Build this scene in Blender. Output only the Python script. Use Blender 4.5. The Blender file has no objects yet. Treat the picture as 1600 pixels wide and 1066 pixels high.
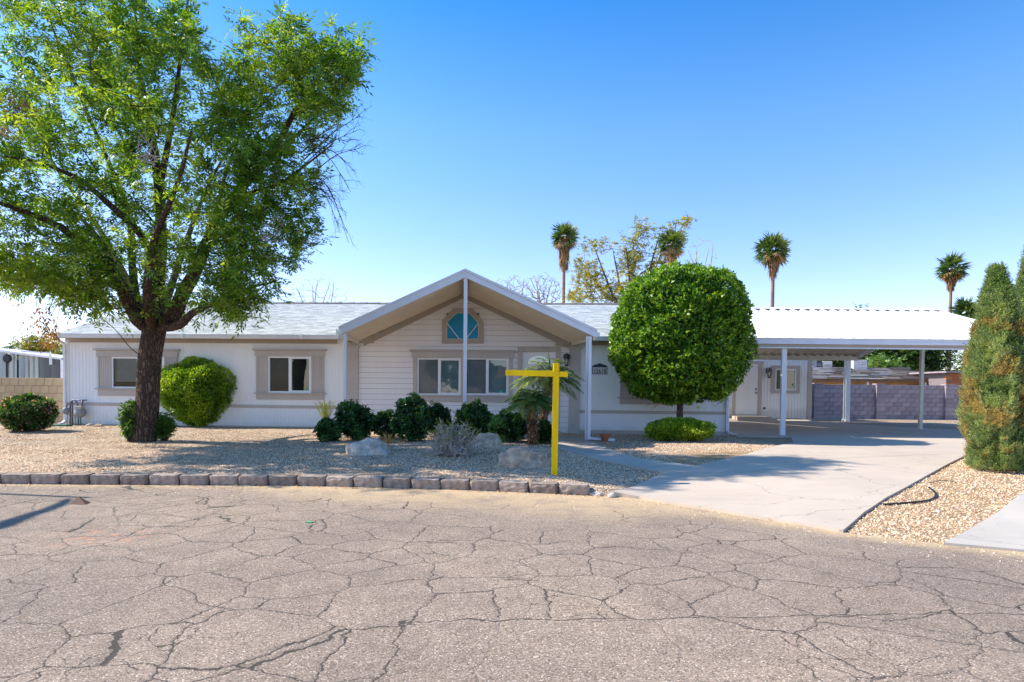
import bpy, bmesh, math, random
import numpy as np
from mathutils import Vector, Matrix, noise

R = math.radians
rng = np.random.default_rng(7)
random.seed(7)
S = bpy.context.scene
COL = S.collection

# ------------------------------------------------------------------ camera
FPX, HOR, ROLL, PITCH, CAMZ = 1000.0, 613.0, 0.009, 0.028, 1.36
cd = bpy.data.cameras.new('camera')
cam = bpy.data.objects.new('camera', cd)
COL.objects.link(cam)
cam.location = (0, 0, CAMZ)
CM = Matrix.Rotation(R(90) - PITCH, 3, 'X') @ Matrix.Rotation(ROLL, 3, 'Z')
cam.rotation_euler = CM.to_euler()
cd.sensor_width = 36
cd.lens = FPX / 1600 * 36
cd.shift_y = (HOR - 533 + FPX * math.tan(PITCH)) / 1600
cd.clip_start, cd.clip_end = 0.1, 3000
S.camera = cam

# ------------------------------------------------------------------ sky, sun, exposure
SUN_EL, SUN_AZ = R(42), R(10)          # light travels to +X and a little towards the camera
Ldir = Vector((math.cos(SUN_EL) * math.cos(SUN_AZ), -math.cos(SUN_EL) * math.sin(SUN_AZ), -math.sin(SUN_EL)))
sd = bpy.data.lights.new('sun', 'SUN')
sd.energy, sd.angle, sd.color = 3.15, R(0.53), (1.0, 0.93, 0.82)
sun = bpy.data.objects.new('sun', sd)
COL.objects.link(sun)
sun.rotation_euler = Ldir.to_track_quat('-Z', 'Y').to_euler()
W = bpy.data.worlds.new('World')
S.world = W
W.use_nodes = True
wn, wl = W.node_tree.nodes, W.node_tree.links
bg = wn['Background']
sky = wn.new('ShaderNodeTexSky')
sky.sky_type = 'NISHITA'
sky.sun_disc = False
sky.sun_elevation = SUN_EL
sky.sun_rotation = math.atan2(-Ldir.x, -Ldir.y)
sky.altitude, sky.air_density, sky.dust_density, sky.ozone_density = 300, 0.85, 0.6, 1.0
hs = wn.new('ShaderNodeHueSaturation')
hs.inputs['Saturation'].default_value = 1.12
wl.new(sky.outputs[0], hs.inputs['Color'])
# the air is clearer overhead: the blue deepens with height, the same all round
geo = wn.new('ShaderNodeTexCoord')
sep_ = wn.new('ShaderNodeSeparateXYZ'); wl.new(geo.outputs['Generated'], sep_.inputs[0])
rmp = wn.new('ShaderNodeValToRGB'); wl.new(sep_.outputs[2], rmp.inputs[0])
el_ = rmp.color_ramp.elements
while len(el_) < 5: el_.new(0.5)
for e_, (p_, c_) in zip(el_, ((0.0, (0.90, 0.82, 0.85)), (0.16, (0.74, 0.68, 0.80)), (0.375, (0.48, 0.68, 0.80)), (0.52, (0.18, 0.55, 0.80)), (1.0, (0.34, 0.58, 0.76)))):
    e_.position = p_; e_.color = (*c_, 1)
mul_ = wn.new('ShaderNodeMix'); mul_.data_type = 'RGBA'; mul_.blend_type = 'MULTIPLY'; mul_.inputs[0].default_value = 1.0
wl.new(hs.outputs[0], mul_.inputs[6]); wl.new(rmp.outputs[0], mul_.inputs[7])
wl.new(mul_.outputs[2], bg.inputs['Color'])
bg.inputs['Strength'].default_value = 0.15
S.view_settings.view_transform = 'Standard'
S.view_settings.look = 'None'
S.view_settings.gamma = 1
S.view_settings.use_curve_mapping = False
S.view_settings.exposure = 1.42
S.cycles.max_bounces = 8
S.cycles.transparent_max_bounces = 12
S.cycles.use_denoising = True

# ------------------------------------------------------------------ pixel rays to places
def ray(px, py):
    v = Vector(((px - 800) / FPX, (533 - py) / FPX + cd.shift_y * 1.6, -1.0))
    return (CM @ v)
def at(px, py, Y):
    d = ray(px, py)
    t = Y / d.y
    return Vector((d.x * t, Y, CAMZ + d.z * t))

# ------------------------------------------------------------------ node material helpers
class NT:
    def __init__(s, name):
        s.m = bpy.data.materials.new(name)
        s.m.use_nodes = True
        s.n, s.l = s.m.node_tree.nodes, s.m.node_tree.links
        s.p = s.n['Principled BSDF']
        s.out = s.n['Material Output']
        s._tc = None
    def tc(s, which='Object'):
        if s._tc is None: s._tc = s.n.new('ShaderNodeTexCoord')
        return s._tc.outputs[which]
    def mapping(s, vec, scale=(1, 1, 1), rot=(0, 0, 0)):
        k = s.n.new('ShaderNodeMapping')
        k.inputs['Scale'].default_value = scale
        k.inputs['Rotation'].default_value = rot
        s.l.new(vec, k.inputs['Vector'])
        return k.outputs[0]
    def noise(s, vec, scale, detail=4, rough=0.55, out='Fac', dist=0.0):
        k = s.n.new('ShaderNodeTexNoise')
        k.inputs['Scale'].default_value = scale
        k.inputs['Detail'].default_value = detail
        k.inputs['Roughness'].default_value = rough
        k.inputs['Distortion'].default_value = dist
        s.l.new(vec, k.inputs['Vector'])
        return k.outputs[out]
    def vor(s, vec, scale, feature='F1', out='Distance', rnd=1.0):
        k = s.n.new('ShaderNodeTexVoronoi')
        k.feature = feature
        k.inputs['Scale'].default_value = scale
        k.inputs['Randomness'].default_value = rnd
        s.l.new(vec, k.inputs['Vector'])
        return k.outputs[out]
    def ramp(s, fac, stops, interp='LINEAR'):
        k = s.n.new('ShaderNodeValToRGB')
        k.color_ramp.interpolation = interp
        e = k.color_ramp.elements
        while len(e) < len(stops): e.new(0.5)
        for i, (p, c) in enumerate(stops):
            e[i].position = p
            e[i].color = (*c, 1) if not isinstance(c, (int, float)) else (c, c, c, 1)
        s.l.new(fac, k.inputs[0])
        return k.outputs[0]
    def mix(s, fac, a, b, mode='MIX'):
        k = s.n.new('ShaderNodeMix')
        k.data_type = 'RGBA'
        k.blend_type = mode
        for sock, v in ((k.inputs[0], fac), (k.inputs[6], a), (k.inputs[7], b)):
            if isinstance(v, (int, float)): sock.default_value = v if sock == k.inputs[0] else (v, v, v, 1)
            elif isinstance(v, tuple): sock.default_value = (*v, 1)
            else: s.l.new(v, sock)
        return k.outputs[2]
    def math(s, op, a, b=None):
        k = s.n.new('ShaderNodeMath')
        k.operation = op
        for i, v in enumerate((a, b)):
            if v is None: continue
            if isinstance(v, (int, float)): k.inputs[i].default_value = v
            else: s.l.new(v, k.inputs[i])
        return k.outputs[0]
    def attr(s, name):
        k = s.n.new('ShaderNodeAttribute')
        k.attribute_name = name
        return k.outputs['Fac']
    def objrand(s):
        return s.n.new('ShaderNodeObjectInfo').outputs['Random']
    def addvec(s, a, b, f=1.0):
        k = s.n.new('ShaderNodeVectorMath')
        k.operation = 'MULTIPLY_ADD'
        s.l.new(b, k.inputs[0])
        k.inputs[1].default_value = (f, f, f)
        s.l.new(a, k.inputs[2])
        return k.outputs[0]
    def col(s, c):
        if isinstance(c, tuple): s.p.inputs['Base Color'].default_value = (*c, 1)
        else: s.l.new(c, s.p.inputs['Base Color'])
    def rough(s, r):
        if isinstance(r, (int, float)): s.p.inputs['Roughness'].default_value = r
        else: s.l.new(r, s.p.inputs['Roughness'])
    def bump(s, h, strength=0.5, dist=0.01):
        k = s.n.new('ShaderNodeBump')
        k.inputs['Strength'].default_value = strength
        k.inputs['Distance'].default_value = dist
        s.l.new(h, k.inputs['Height'])
        s.l.new(k.outputs[0], s.p.inputs['Normal'])

def simple(name, c, rough=0.6, var=0.12, scale=3.0, bump=0.0, bscale=40, metal=0.0, rand=0.0, streak=False, spec=None):
    m = NT(name)
    v = m.tc()
    if streak: v2 = m.mapping(v, (1, 1, 0.12))
    else: v2 = v
    n = m.noise(v2, scale, 5, 0.6)
    lo = tuple(x * (1 - var) for x in c)
    hi = tuple(min(1, x * (1 + var)) for x in c)
    cc = m.ramp(n, [(0.3, lo), (0.7, hi)])
    if rand:
        k = m.ramp(m.objrand(), [(0, 1 - rand), (1, 1.0)])
        cc = m.mix(1.0, cc, k, 'MULTIPLY')
    m.col(cc)
    m.rough(rough)
    m.p.inputs['Metallic'].default_value = metal
    if spec is not None: m.p.inputs['Specular IOR Level'].default_value = spec
    if bump: m.bump(m.noise(v, bscale, 4, 0.6), bump, 0.01)
    return m.m

def leaf_mat(name, dark, mid, light, rough=0.45, trans=0.35, spec=0.5):
    m = NT(name)
    cc = m.ramp(m.attr('tone'), [(0.0, dark), (0.5, mid), (1.0, light)])
    m.col(cc)
    m.rough(rough)
    m.p.inputs['Specular IOR Level'].default_value = spec
    t = m.n.new('ShaderNodeBsdfTranslucent')
    tcol = m.mix(1.0, cc, (1.5, 1.35, 0.5), 'MULTIPLY')
    m.l.new(tcol, t.inputs[0])
    mx = m.n.new('ShaderNodeMixShader')
    mx.inputs[0].default_value = trans
    m.l.new(m.p.outputs[0], mx.inputs[1])
    m.l.new(t.outputs[0], mx.inputs[2])
    m.l.new(mx.outputs[0], m.out.inputs[0])
    return m.m

# ------------------------------------------------------------------ materials
def m_asphalt():
    m = NT('asphalt')
    v = m.tc()
    warp = m.noise(v, 0.9, 5, 0.6, 'Color')
    vw = m.addvec(v, warp, 0.50)
    fine = m.noise(v, 9, 5, 0.65, 'Color')
    vw = m.addvec(vw, fine, 0.075)
    vw = m.mapping(vw, (1, 1, 0.0))
    e1 = m.vor(vw, 1.75, 'DISTANCE_TO_EDGE')
    e2 = m.vor(vw, 3.6, 'DISTANCE_TO_EDGE')
    wid = m.math('MAXIMUM', m.math('MINIMUM', m.math('MULTIPLY', m.math('POWER', m.noise(v, 1.1, 4), 2.6), 0.040), 0.0075), 0.0030)
    c1 = m.math('LESS_THAN', e1, wid)
    mask = m.math('GREATER_THAN', m.noise(v, 0.33, 2), 0.53)
    c2 = m.math('MULTIPLY', m.math('LESS_THAN', e2, m.math('MULTIPLY', m.noise(v, 1.5, 3), 0.012)), mask)
    sm = m.math('GREATER_THAN', m.noise(m.mapping(v, (0.9, 1, 1)), 0.23, 3), 0.37)   # some areas are still sound
    sm = m.math('MULTIPLY', sm, m.math('LESS_THAN', m.math('ADD', m.attr('plain'), m.math('MULTIPLY', m.noise(v, 1.5, 3), 0.3)), 0.62))
    crack = m.math('MAXIMUM', m.math('MULTIPLY', c1, sm), m.math('MULTIPLY', c2, sm))
    sx = m.n.new('ShaderNodeSeparateXYZ'); m.l.new(v, sx.inputs[0])
    wob = m.math('ADD', m.math('MULTIPLY', m.math('SUBTRACT', m.noise(v, 1.2, 6, .65), 0.5), 0.35), m.math('MULTIPLY', sx.outputs[0], 0.055))
    d1 = m.math('ABSOLUTE', m.math('SUBTRACT', m.math('SUBTRACT', sx.outputs[1], wob), 3.78))
    seam = m.math('MULTIPLY', m.math('LESS_THAN', d1, 0.0065), m.math('GREATER_THAN', sx.outputs[0], -0.62))
    d2 = m.math('ABSOLUTE', m.math('SUBTRACT', m.math('SUBTRACT', sx.outputs[0], m.math('MULTIPLY', m.math('SUBTRACT', m.noise(v, 1.7, 6, .65), 0.5), 0.5)), -0.62))
    seam2 = m.math('MULTIPLY', m.math('LESS_THAN', d2, 0.007), m.math('LESS_THAN', sx.outputs[1], 3.76))
    crack = m.math('MAXIMUM', crack, m.math('MAXIMUM', seam, seam2))
    soft = m.math('MULTIPLY', m.ramp(e1, [(0.0, 1.0), (0.035, 0.0)]), sm)
    agg = m.vor(v, 150, 'F1', 'Color')
    sep = m.n.new('ShaderNodeSeparateColor'); m.l.new(agg, sep.inputs[0])
    base = m.ramp(sep.outputs[0], [(0.0, (0.09, 0.066, 0.048)), (0.25, (0.24, 0.183, 0.137)), (0.7, (0.325, 0.25, 0.190)), (0.93, (0.42, 0.305, 0.23)), (1.0, (0.70, 0.60, 0.50))])
    big = m.ramp(m.noise(v, 0.35, 6, 0.6), [(0.3, (0.70, 0.71, 0.74)), (0.55, (1.0, 1.0, 1.0)), (0.75, (1.18, 1.14, 1.06))])
    base = m.mix(1.0, base, big, 'MULTIPLY')
    mid = m.ramp(m.noise(v, 3.5, 6, 0.7), [(0.35, 0.86), (0.65, 1.08)])
    base = m.mix(1.0, base, mid, 'MULTIPLY')
    stn = m.ramp(m.noise(m.mapping(v, (0.5, 1.3, 1)), 1.1, 5, 0.6), [(0.60, 0.0), (0.74, 1.0)])
    base = m.mix(m.math('MULTIPLY', stn, 0.30), base, (0.13, 0.11, 0.10))
    spots = m.math('GREATER_THAN', m.noise(v, 7, 3, 0.5), 0.735)
    base = m.mix(m.math('MULTIPLY', spots, 0.7), base, (0.07, 0.06, 0.055))
    # sand washed out along the yard edge
    dirt = m.ramp(m.attr('dirt'), [(0, 0.0), (1, 1.0)])
    dn = m.ramp(m.noise(v, 2.2, 6, 0.7), [(0.28, 0.0), (0.52, 1.0)])
    dmask = m.math('MULTIPLY', dirt, dn)
    sandc = m.ramp(m.noise(v, 60, 3), [(0.3, (0.40, 0.28, 0.15)), (0.7, (0.64, 0.47, 0.28))])
    base = m.mix(m.math('MULTIPLY', dmask, 0.92), base, sandc)
    rust = m.math('MULTIPLY', m.attr('rust'), m.ramp(m.noise(v, 6, 5, 0.7), [(0.5, 0.0), (0.62, 1.0)]))
    base = m.mix(m.math('MULTIPLY', rust, 0.75), base, (0.55, 0.25, 0.13))
    base = m.mix(m.math('MULTIPLY', soft, 0.22), base, (0.12, 0.10, 0.09))
    base = m.mix(m.math('MULTIPLY', crack, 0.88), base, (0.045, 0.038, 0.032))
    m.col(base)
    m.rough(0.92)
    m.p.inputs['Specular IOR Level'].default_value = 0.2
    h = m.math('ADD', m.math('MULTIPLY', sep.outputs[1], 0.22), m.math('MULTIPLY', m.ramp(e1, [(0.0, 0.0), (0.03, 1.0)]), 0.8))
    h = m.math('SUBTRACT', h, m.math('MULTIPLY', crack, 1.2))
    m.bump(h, 0.55, 0.008)
    return m.m

def m_gravel(name='gravel_ground'):
    m = NT(name)
    v = m.tc()
    k = m.vor(v, 42, 'F1', 'Color')
    sep = m.n.new('ShaderNodeSeparateColor'); m.l.new(k, sep.inputs[0])
    c = m.ramp(sep.outputs[0], [(0.0, (0.24, 0.15, 0.09)), (0.3, (0.50, 0.34, 0.22)), (0.65, (0.66, 0.47, 0.32)), (1.0, (0.80, 0.66, 0.50))])
    d = m.vor(v, 42, 'F1', 'Distance')
    c = m.mix(1.0, c, m.ramp(d, [(0.35, 1.0), (0.75, 0.35)]), 'MULTIPLY')
    big = m.ramp(m.noise(v, 0.7, 5), [(0.3, 0.85), (0.7, 1.1)])
    c = m.mix(1.0, c, big, 'MULTIPLY')
    c = m.mix(m.math('MULTIPLY', m.attr('earth'), m.ramp(m.noise(v, 2.5, 5, .7), [(0.35, 0.2), (0.6, 1.0)])), c, m.ramp(m.noise(v, 45, 4, .7), [(0.3, (0.28, 0.17, 0.08)), (0.7, (0.50, 0.34, 0.19))]))
    m.col(c)
    m.rough(0.95)
    m.p.inputs['Specular IOR Level'].default_value = 0.15
    m.bump(m.math('SUBTRACT', 1.0, d), 0.9, 0.02)
    return m.m

def m_pebble():
    m = NT('pebble')
    c = m.ramp(m.attr('tone'), [(0.0, (0.20, 0.10, 0.05)), (0.11, (0.40, 0.23, 0.135)), (0.4, (0.66, 0.44, 0.27)), (0.75, (0.80, 0.57, 0.36)), (0.92, (0.87, 0.70, 0.50)), (1.0, (0.88, 0.82, 0.70))])
    m.col(c)
    m.rough(0.85)
    return m.m

def m_concrete(name, c, dark=0.8, joint=False):
    m = NT(name)
    v = m.tc()
    n = m.noise(v, 0.6, 7, 0.62)
    base = m.ramp(n, [(0.28, tuple(x * dark for x in c)), (0.55, c), (0.75, tuple(min(1, x * 1.12) for x in c))])
    f = m.ramp(m.noise(v, 130, 3, 0.6), [(0.3, 0.86), (0.7, 1.05)])
    base = m.mix(1.0, base, f, 'MULTIPLY')
    st = m.ramp(m.noise(m.mapping(v, (0.7, 2.6, 1)), 2.0, 6, 0.7), [(0.52, 0.0), (0.7, 1.0)])
    base = m.mix(m.math('MULTIPLY', st, 0.25), base, tuple(x * 0.6 for x in c))
    sp = m.math('GREATER_THAN', m.noise(v, 16, 2, 0.5), 0.76)
    base = m.mix(m.math('MULTIPLY', sp, 0.6), base, (0.12, 0.09, 0.07))
    base = m.mix(1.0, base, m.ramp(m.objrand(), [(0, 0.93), (1, 1.0)]), 'MULTIPLY')
    oil = m.ramp(m.noise(v, 0.9, 4, .6), [(0.66, 0.0), (0.80, 1.0)])
    base = m.mix(m.math('MULTIPLY', oil, 0.35), base, tuple(x * 0.5 for x in c))
    hv = m.addvec(v, m.noise(v, 1.5, 5, .65, 'Color'), 0.8)
    hair = m.math('MULTIPLY', m.math('LESS_THAN', m.vor(m.mapping(hv, (1, 1, 0)), 0.34, 'DISTANCE_TO_EDGE'), 0.0016), 0.55)
    base = m.mix(hair, base, tuple(x * 0.35 for x in c))
    m.col(base)
    m.rough(0.85)
    m.p.inputs['Specular IOR Level'].default_value = 0.25
    m.bump(m.noise(v, 90, 5, 0.7), 0.35, 0.004)
    return m.m

def m_shingle():
    m = NT('shingle')
    v = m.tc()
    b = m.n.new('ShaderNodeTexBrick')
    b.inputs['Scale'].default_value = 1.0
    b.inputs['Brick Width'].default_value = 0.31
    b.inputs['Row Height'].default_value = 0.1325
    b.inputs['Mortar Size'].default_value = 0.006
    b.inputs['Mortar Smooth'].default_value = 0.3
    b.inputs['Bias'].default_value = 0.0
    b.inputs['Color1'].default_value = (0.42, 0.44, 0.42, 1)
    b.inputs['Color2'].default_value = (0.64, 0.66, 0.64, 1)
    b.inputs['Mortar'].default_value = (0.30, 0.30, 0.30, 1)
    m.l.new(m.mapping(v, (1, 1, 1)), b.inputs['Vector'])
    c = m.mix(1.0, b.outputs['Color'], m.ramp(m.noise(v, 90, 3), [(0.3, 0.85), (0.7, 1.12)]), 'MULTIPLY')
    c = m.mix(1.0, c, m.ramp(m.noise(v, 0.8, 5), [(0.3, 0.9), (0.7, 1.06)]), 'MULTIPLY')
    m.col(c)
    m.rough(0.9)
    m.bump(m.noise(v, 160, 3), 0.3, 0.003)
    return m.m

def m_bark(name='bark', a=(0.055, 0.038, 0.03), b=(0.28, 0.20, 0.15)):
    m = NT(name)
    v = m.tc()
    s1 = m.mapping(v, (1, 1, 0.22))
    h = m.vor(m.addvec(s1, m.noise(v, 6, 3, .5, 'Color'), 0.12), 20, 'DISTANCE_TO_EDGE')
    hh = m.ramp(h, [(0.0, 0.0), (0.25, 1.0)])
    n = m.noise(s1, 26, 5, 0.7)
    c = m.mix(m.math('MULTIPLY', hh, n), a, b)
    c = m.mix(1.0, c, m.ramp(m.noise(v, 3, 4), [(0.3, 0.75), (0.7, 1.15)]), 'MULTIPLY')
    m.col(c)
    m.rough(0.95)
    m.p.inputs['Specular IOR Level'].default_value = 0.1
    m.bump(m.math('ADD', hh, m.math('MULTIPLY', n, 0.6)), 1.0, 0.03)
    return m.m

def m_glass(name, tint=(0.62, 0.76, 0.76), base=0.06, gloss=0.9):
    m = NT(name)
    t = m.n.new('ShaderNodeBsdfTransparent')
    t.inputs[0].default_value = (*tint, 1)
    g = m.n.new('ShaderNodeBsdfGlossy')
    g.inputs['Roughness'].default_value = 0.015
    g.inputs[0].default_value = (gloss, gloss, gloss, 1)
    lw = m.n.new('ShaderNodeFresnel')
    lw.inputs[0].default_value = 1.5
    bm_ = m.n.new('ShaderNodeBump')
    bm_.inputs['Strength'].default_value = 0.08
    bm_.inputs['Distance'].default_value = 0.02
    m.l.new(m.noise(m.tc(), 2.5, 2), bm_.inputs['Height'])
    m.l.new(bm_.outputs[0], g.inputs['Normal'])
    f = m.math('ADD', lw.outputs[0], base)
    mx = m.n.new('ShaderNodeMixShader')
    m.l.new(f, mx.inputs[0])
    m.l.new(t.outputs[0], mx.inputs[1])
    m.l.new(g.outputs[0], mx.inputs[2])
    m.l.new(mx.outputs[0], m.out.inputs[0])
    return m.m

def m_wall(name, c):
    m = NT(name)
    v = m.tc()
    n = m.noise(m.mapping(v, (1, 1, 0.25)), 1.6, 6, 0.65)
    cc = m.ramp(n, [(0.3, tuple(x * 0.93 for x in c)), (0.7, c)])
    # dust splash along the base and faint streaks
    sx = m.n.new('ShaderNodeSeparateXYZ'); m.l.new(v, sx.inputs[0])
    low = m.ramp(m.math('ADD', sx.outputs[2], m.math('MULTIPLY', m.noise(v, 3, 5), 0.3)), [(0.42, 1.0), (0.62, 0.0)])
    cc = m.mix(m.math('MULTIPLY', low, 0.35), cc, (0.50, 0.40, 0.31))
    cc = m.mix(m.math('MULTIPLY', m.ramp(m.noise(m.mapping(v, (5, 5, 0.2)), 2.0, 5, .7), [(0.6, 0.0), (0.75, 1.0)]), 0.18), cc, (0.45, 0.42, 0.38))
    m.col(cc)
    m.rough(0.55)
    m.bump(m.noise(m.mapping(v, (1, 1, 0.1)), 120, 4, 0.6), 0.18, 0.004)
    return m.m

M = dict(
    asphalt=m_asphalt(), gravel=m_gravel(), pebble=m_pebble(),
    drive=m_concrete('driveway_concrete', (0.54, 0.445, 0.355), 0.88),
    slab2=m_concrete('pale_concrete', (0.52, 0.465, 0.40), 0.85),
    walk=m_concrete('walk_concrete', (0.54, 0.46, 0.38)),
    kerb=simple('kerb_block', (0.41, 0.325, 0.265), 0.95, 0.38, 14, 1.0, 70, rand=0.42, spec=0.1),
    white=m_wall('white_siding', (0.90, 0.90, 0.895)),
    bounce_white=m_wall('bounce_warmed_siding', (0.90, 0.865, 0.83)),  # white siding, its colour warmed to carry light bounced off the canopy
    trim=simple('greige_trim', (0.50, 0.445, 0.40), 0.6, 0.06, 2, 0.1, 90),
    trimd=simple('taupe_trim', (0.42, 0.36, 0.29), 0.6, 0.06, 2),
    alu=simple('white_aluminium', (0.72, 0.74, 0.77), 0.35, 0.05, 3, streak=True),
    pan=simple('tan_pan', (0.78, 0.68, 0.53), 0.55, 0.06, 2),
    roofpan=simple('white_roof_pan', (0.82, 0.82, 0.81), 0.5, 0.04, 1.5),
    underpan=simple('shaded_roof_pan', (0.52, 0.49, 0.42), 0.5, 0.08, 3),  # underside of the white pans, shade under the roof put into the colour
    vinyl=simple('white_vinyl', (0.84, 0.84, 0.84), 0.35, 0.03, 2),
    shingle=m_shingle(),
    ridge=simple('ridge_cap', (0.16, 0.135, 0.12), 0.9, 0.3, 8, 0.5, 60, rand=0.4),
    glass=m_glass('window_glass'), glass_dark=m_glass('screened_glass', (0.72, 0.72, 0.70), 0.0, 0.5),
    glass_clear=m_glass('lamp_glass', (0.9, 0.9, 0.9), 0.1, 0.9),
    room=simple('room_dark', (0.10, 0.095, 0.09), 0.9, 0.2, 2),
    blind=simple('blind', (0.66, 0.67, 0.66), 0.6, 0.08, 4),
    teal=simple('teal_film', (0.002, 0.26, 0.47), 0.3, 0.2, 1.5, spec=0.25),
    tealpatch=simple('teal_sticker', (0.0, 0.42, 0.33), 0.4, 0.05),
    black=simple('black_metal', (0.015, 0.015, 0.018), 0.4, 0.2, 5),
    navy=simple('navy_metal', (0.014, 0.022, 0.06), 0.4, 0.15, 5),
    bulb=simple('bulb', (0.8, 0.78, 0.7), 0.2, 0.05),
    plate=simple('plate_white', (0.62, 0.62, 0.62), 0.5, 0.05),
    yellow=simple('yellow_paint', (0.93, 0.56, 0.002), 0.5, 0.2, 5, 0.25, 45, streak=True, spec=0.2),
    screw=simple('rusty_screw', (0.35, 0.17, 0.04), 0.5, 0.2),
    bark=m_bark(), bark2=m_bark('smooth_bark', (0.10, 0.08, 0.065), (0.27, 0.22, 0.18)),
    palmbark=m_bark('palm_bark', (0.16, 0.08, 0.04), (0.55, 0.33, 0.19)),
    twig=simple('pale_twig', (0.36, 0.30, 0.27), 0.9, 0.25, 6),
    greytwig=simple('grey_twig', (0.46, 0.41, 0.35), 0.9, 0.3, 6),
    rock=simple('rock', (0.44, 0.33, 0.24), 0.95, 0.5, 7, 1.0, 28, spec=0.1),
    rockgrey=simple('rock_grey', (0.50, 0.43, 0.35), 0.95, 0.45, 7, 1.0, 28, spec=0.1),
    terracotta=simple('terracotta', (0.42, 0.13, 0.06), 0.8, 0.15, 8),
    soil=simple('soil', (0.06, 0.04, 0.03), 0.95, 0.3, 20),
    tanblock=simple('tan_block', (0.56, 0.42, 0.25), 0.92, 0.14, 3, 0.6, 60, rand=0.14, spec=0.1),
    tanmortar=simple('tan_mortar', (0.40, 0.29, 0.17), 0.95, 0.1, 6),
    greyblock=simple('purple_grey_block', (0.37, 0.305, 0.315), 0.93, 0.16, 3, 0.6, 60, rand=0.26, spec=0.1),
    greymortar=simple('grey_mortar', (0.205, 0.165, 0.165), 0.95, 0.1, 6),
    cap=simple('pale_block_edge', (0.55, 0.49, 0.46), 0.9, 0.1, 6),
    shake=simple('weathered_shake', (0.34, 0.245, 0.17), 0.95, 0.45, 5, 0.6, 30, rand=0.5, spec=0.1),
    brown=simple('brown_wood', (0.17, 0.09, 0.04), 0.8, 0.25, 4),
    ochre=simple('ochre_stucco', (0.50, 0.30, 0.11), 0.9, 0.15, 3),
    redbrick=simple('red_brick', (0.42, 0.17, 0.075), 0.9, 0.12, 4, 0.3, 30, rand=0.3),
    whitebrick=simple('white_brick', (0.66, 0.64, 0.64), 0.9, 0.1, 6, 0.5, 30, rand=0.15),
    pinkclay=simple('pink_clay', (0.62, 0.30, 0.26), 0.8, 0.1, 6),
    shed=simple('shed_sheet', (0.34, 0.38, 0.37), 0.35, 0.18, 1.6, streak=True, metal=0.3, spec=0.6),
    sheddark=simple('shed_dark', (0.13, 0.14, 0.135), 0.4, 0.2, 2, streak=True),
    meter=simple('meter_grey', (0.26, 0.27, 0.29), 0.5, 0.12, 6),
    green=simple('green_plastic', (0.02, 0.16, 0.09), 0.5, 0.1),
    hose=simple('black_hose', (0.02, 0.018, 0.017), 0.5, 0.2),
    card=simple('brown_card', (0.16, 0.08, 0.05), 0.8, 0.15),
    galv=simple('galvanised_post', (0.42, 0.43, 0.42), 0.4, 0.1, 4, metal=0.4),
)
M['ash'] = leaf_mat('ash_leaf', (0.03, 0.085, 0.01), (0.10, 0.235, 0.022), (0.36, 0.49, 0.06), 0.42, 0.5)
M['dead'] = leaf_mat('dead_leaf', (0.22, 0.10, 0.04), (0.38, 0.19, 0.08), (0.48, 0.30, 0.15), 0.8, 0.3, 0.2)
M['citrus'] = leaf_mat('citrus_leaf', (0.014, 0.060, 0.004), (0.09, 0.235, 0.012), (0.42, 0.58, 0.04), 0.42, 0.32, 0.4)
M['lime'] = leaf_mat('lime_leaf', (0.05, 0.13, 0.006), (0.20, 0.37, 0.012), (0.50, 0.62, 0.05), 0.5, 0.4)
M['dark'] = leaf_mat('dark_leaf', (0.010, 0.036, 0.009), (0.030, 0.105, 0.022), (0.09, 0.22, 0.045), 0.33, 0.2, 0.6)
M['mid'] = leaf_mat('mid_leaf', (0.02, 0.06, 0.012), (0.06, 0.155, 0.03), (0.19, 0.30, 0.07), 0.45, 0.35)
M['olive'] = leaf_mat('olive_leaf', (0.10, 0.12, 0.015), (0.27, 0.27, 0.03), (0.50, 0.44, 0.07), 0.55, 0.4)
M['juniper'] = leaf_mat('juniper_spray', (0.05, 0.11, 0.035), (0.18, 0.29, 0.10), (0.42, 0.50, 0.22), 0.7, 0.25, 0.25)
M['juniperbrown'] = leaf_mat('juniper_brown', (0.16, 0.12, 0.03), (0.38, 0.29, 0.10), (0.56, 0.46, 0.20), 0.8, 0.25, 0.2)
M['palm'] = leaf_mat('palm_leaf', (0.03, 0.08, 0.015), (0.13, 0.22, 0.045), (0.38, 0.44, 0.16), 0.4, 0.35)
M['fan'] = leaf_mat('fan_leaf', (0.02, 0.065, 0.02), (0.09, 0.17, 0.04), (0.30, 0.32, 0.10), 0.45, 0.3)
M['skirt'] = leaf_mat('dry_fan', (0.14, 0.075, 0.03), (0.33, 0.19, 0.09), (0.50, 0.33, 0.18), 0.8, 0.25, 0.2)
M['cycad'] = leaf_mat('cycad_leaf', (0.22, 0.28, 0.01), (0.50, 0.52, 0.03), (0.70, 0.62, 0.08), 0.5, 0.3)
M['pinkflower'] = leaf_mat('pink_flower', (0.7, 0.22, 0.26), (0.85, 0.38, 0.42), (0.92, 0.65, 0.65), 0.6, 0.4)
M['straw'] = leaf_mat('straw', (0.22, 0.16, 0.08), (0.40, 0.30, 0.16), (0.55, 0.45, 0.28), 0.8, 0.3, 0.2)

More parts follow.
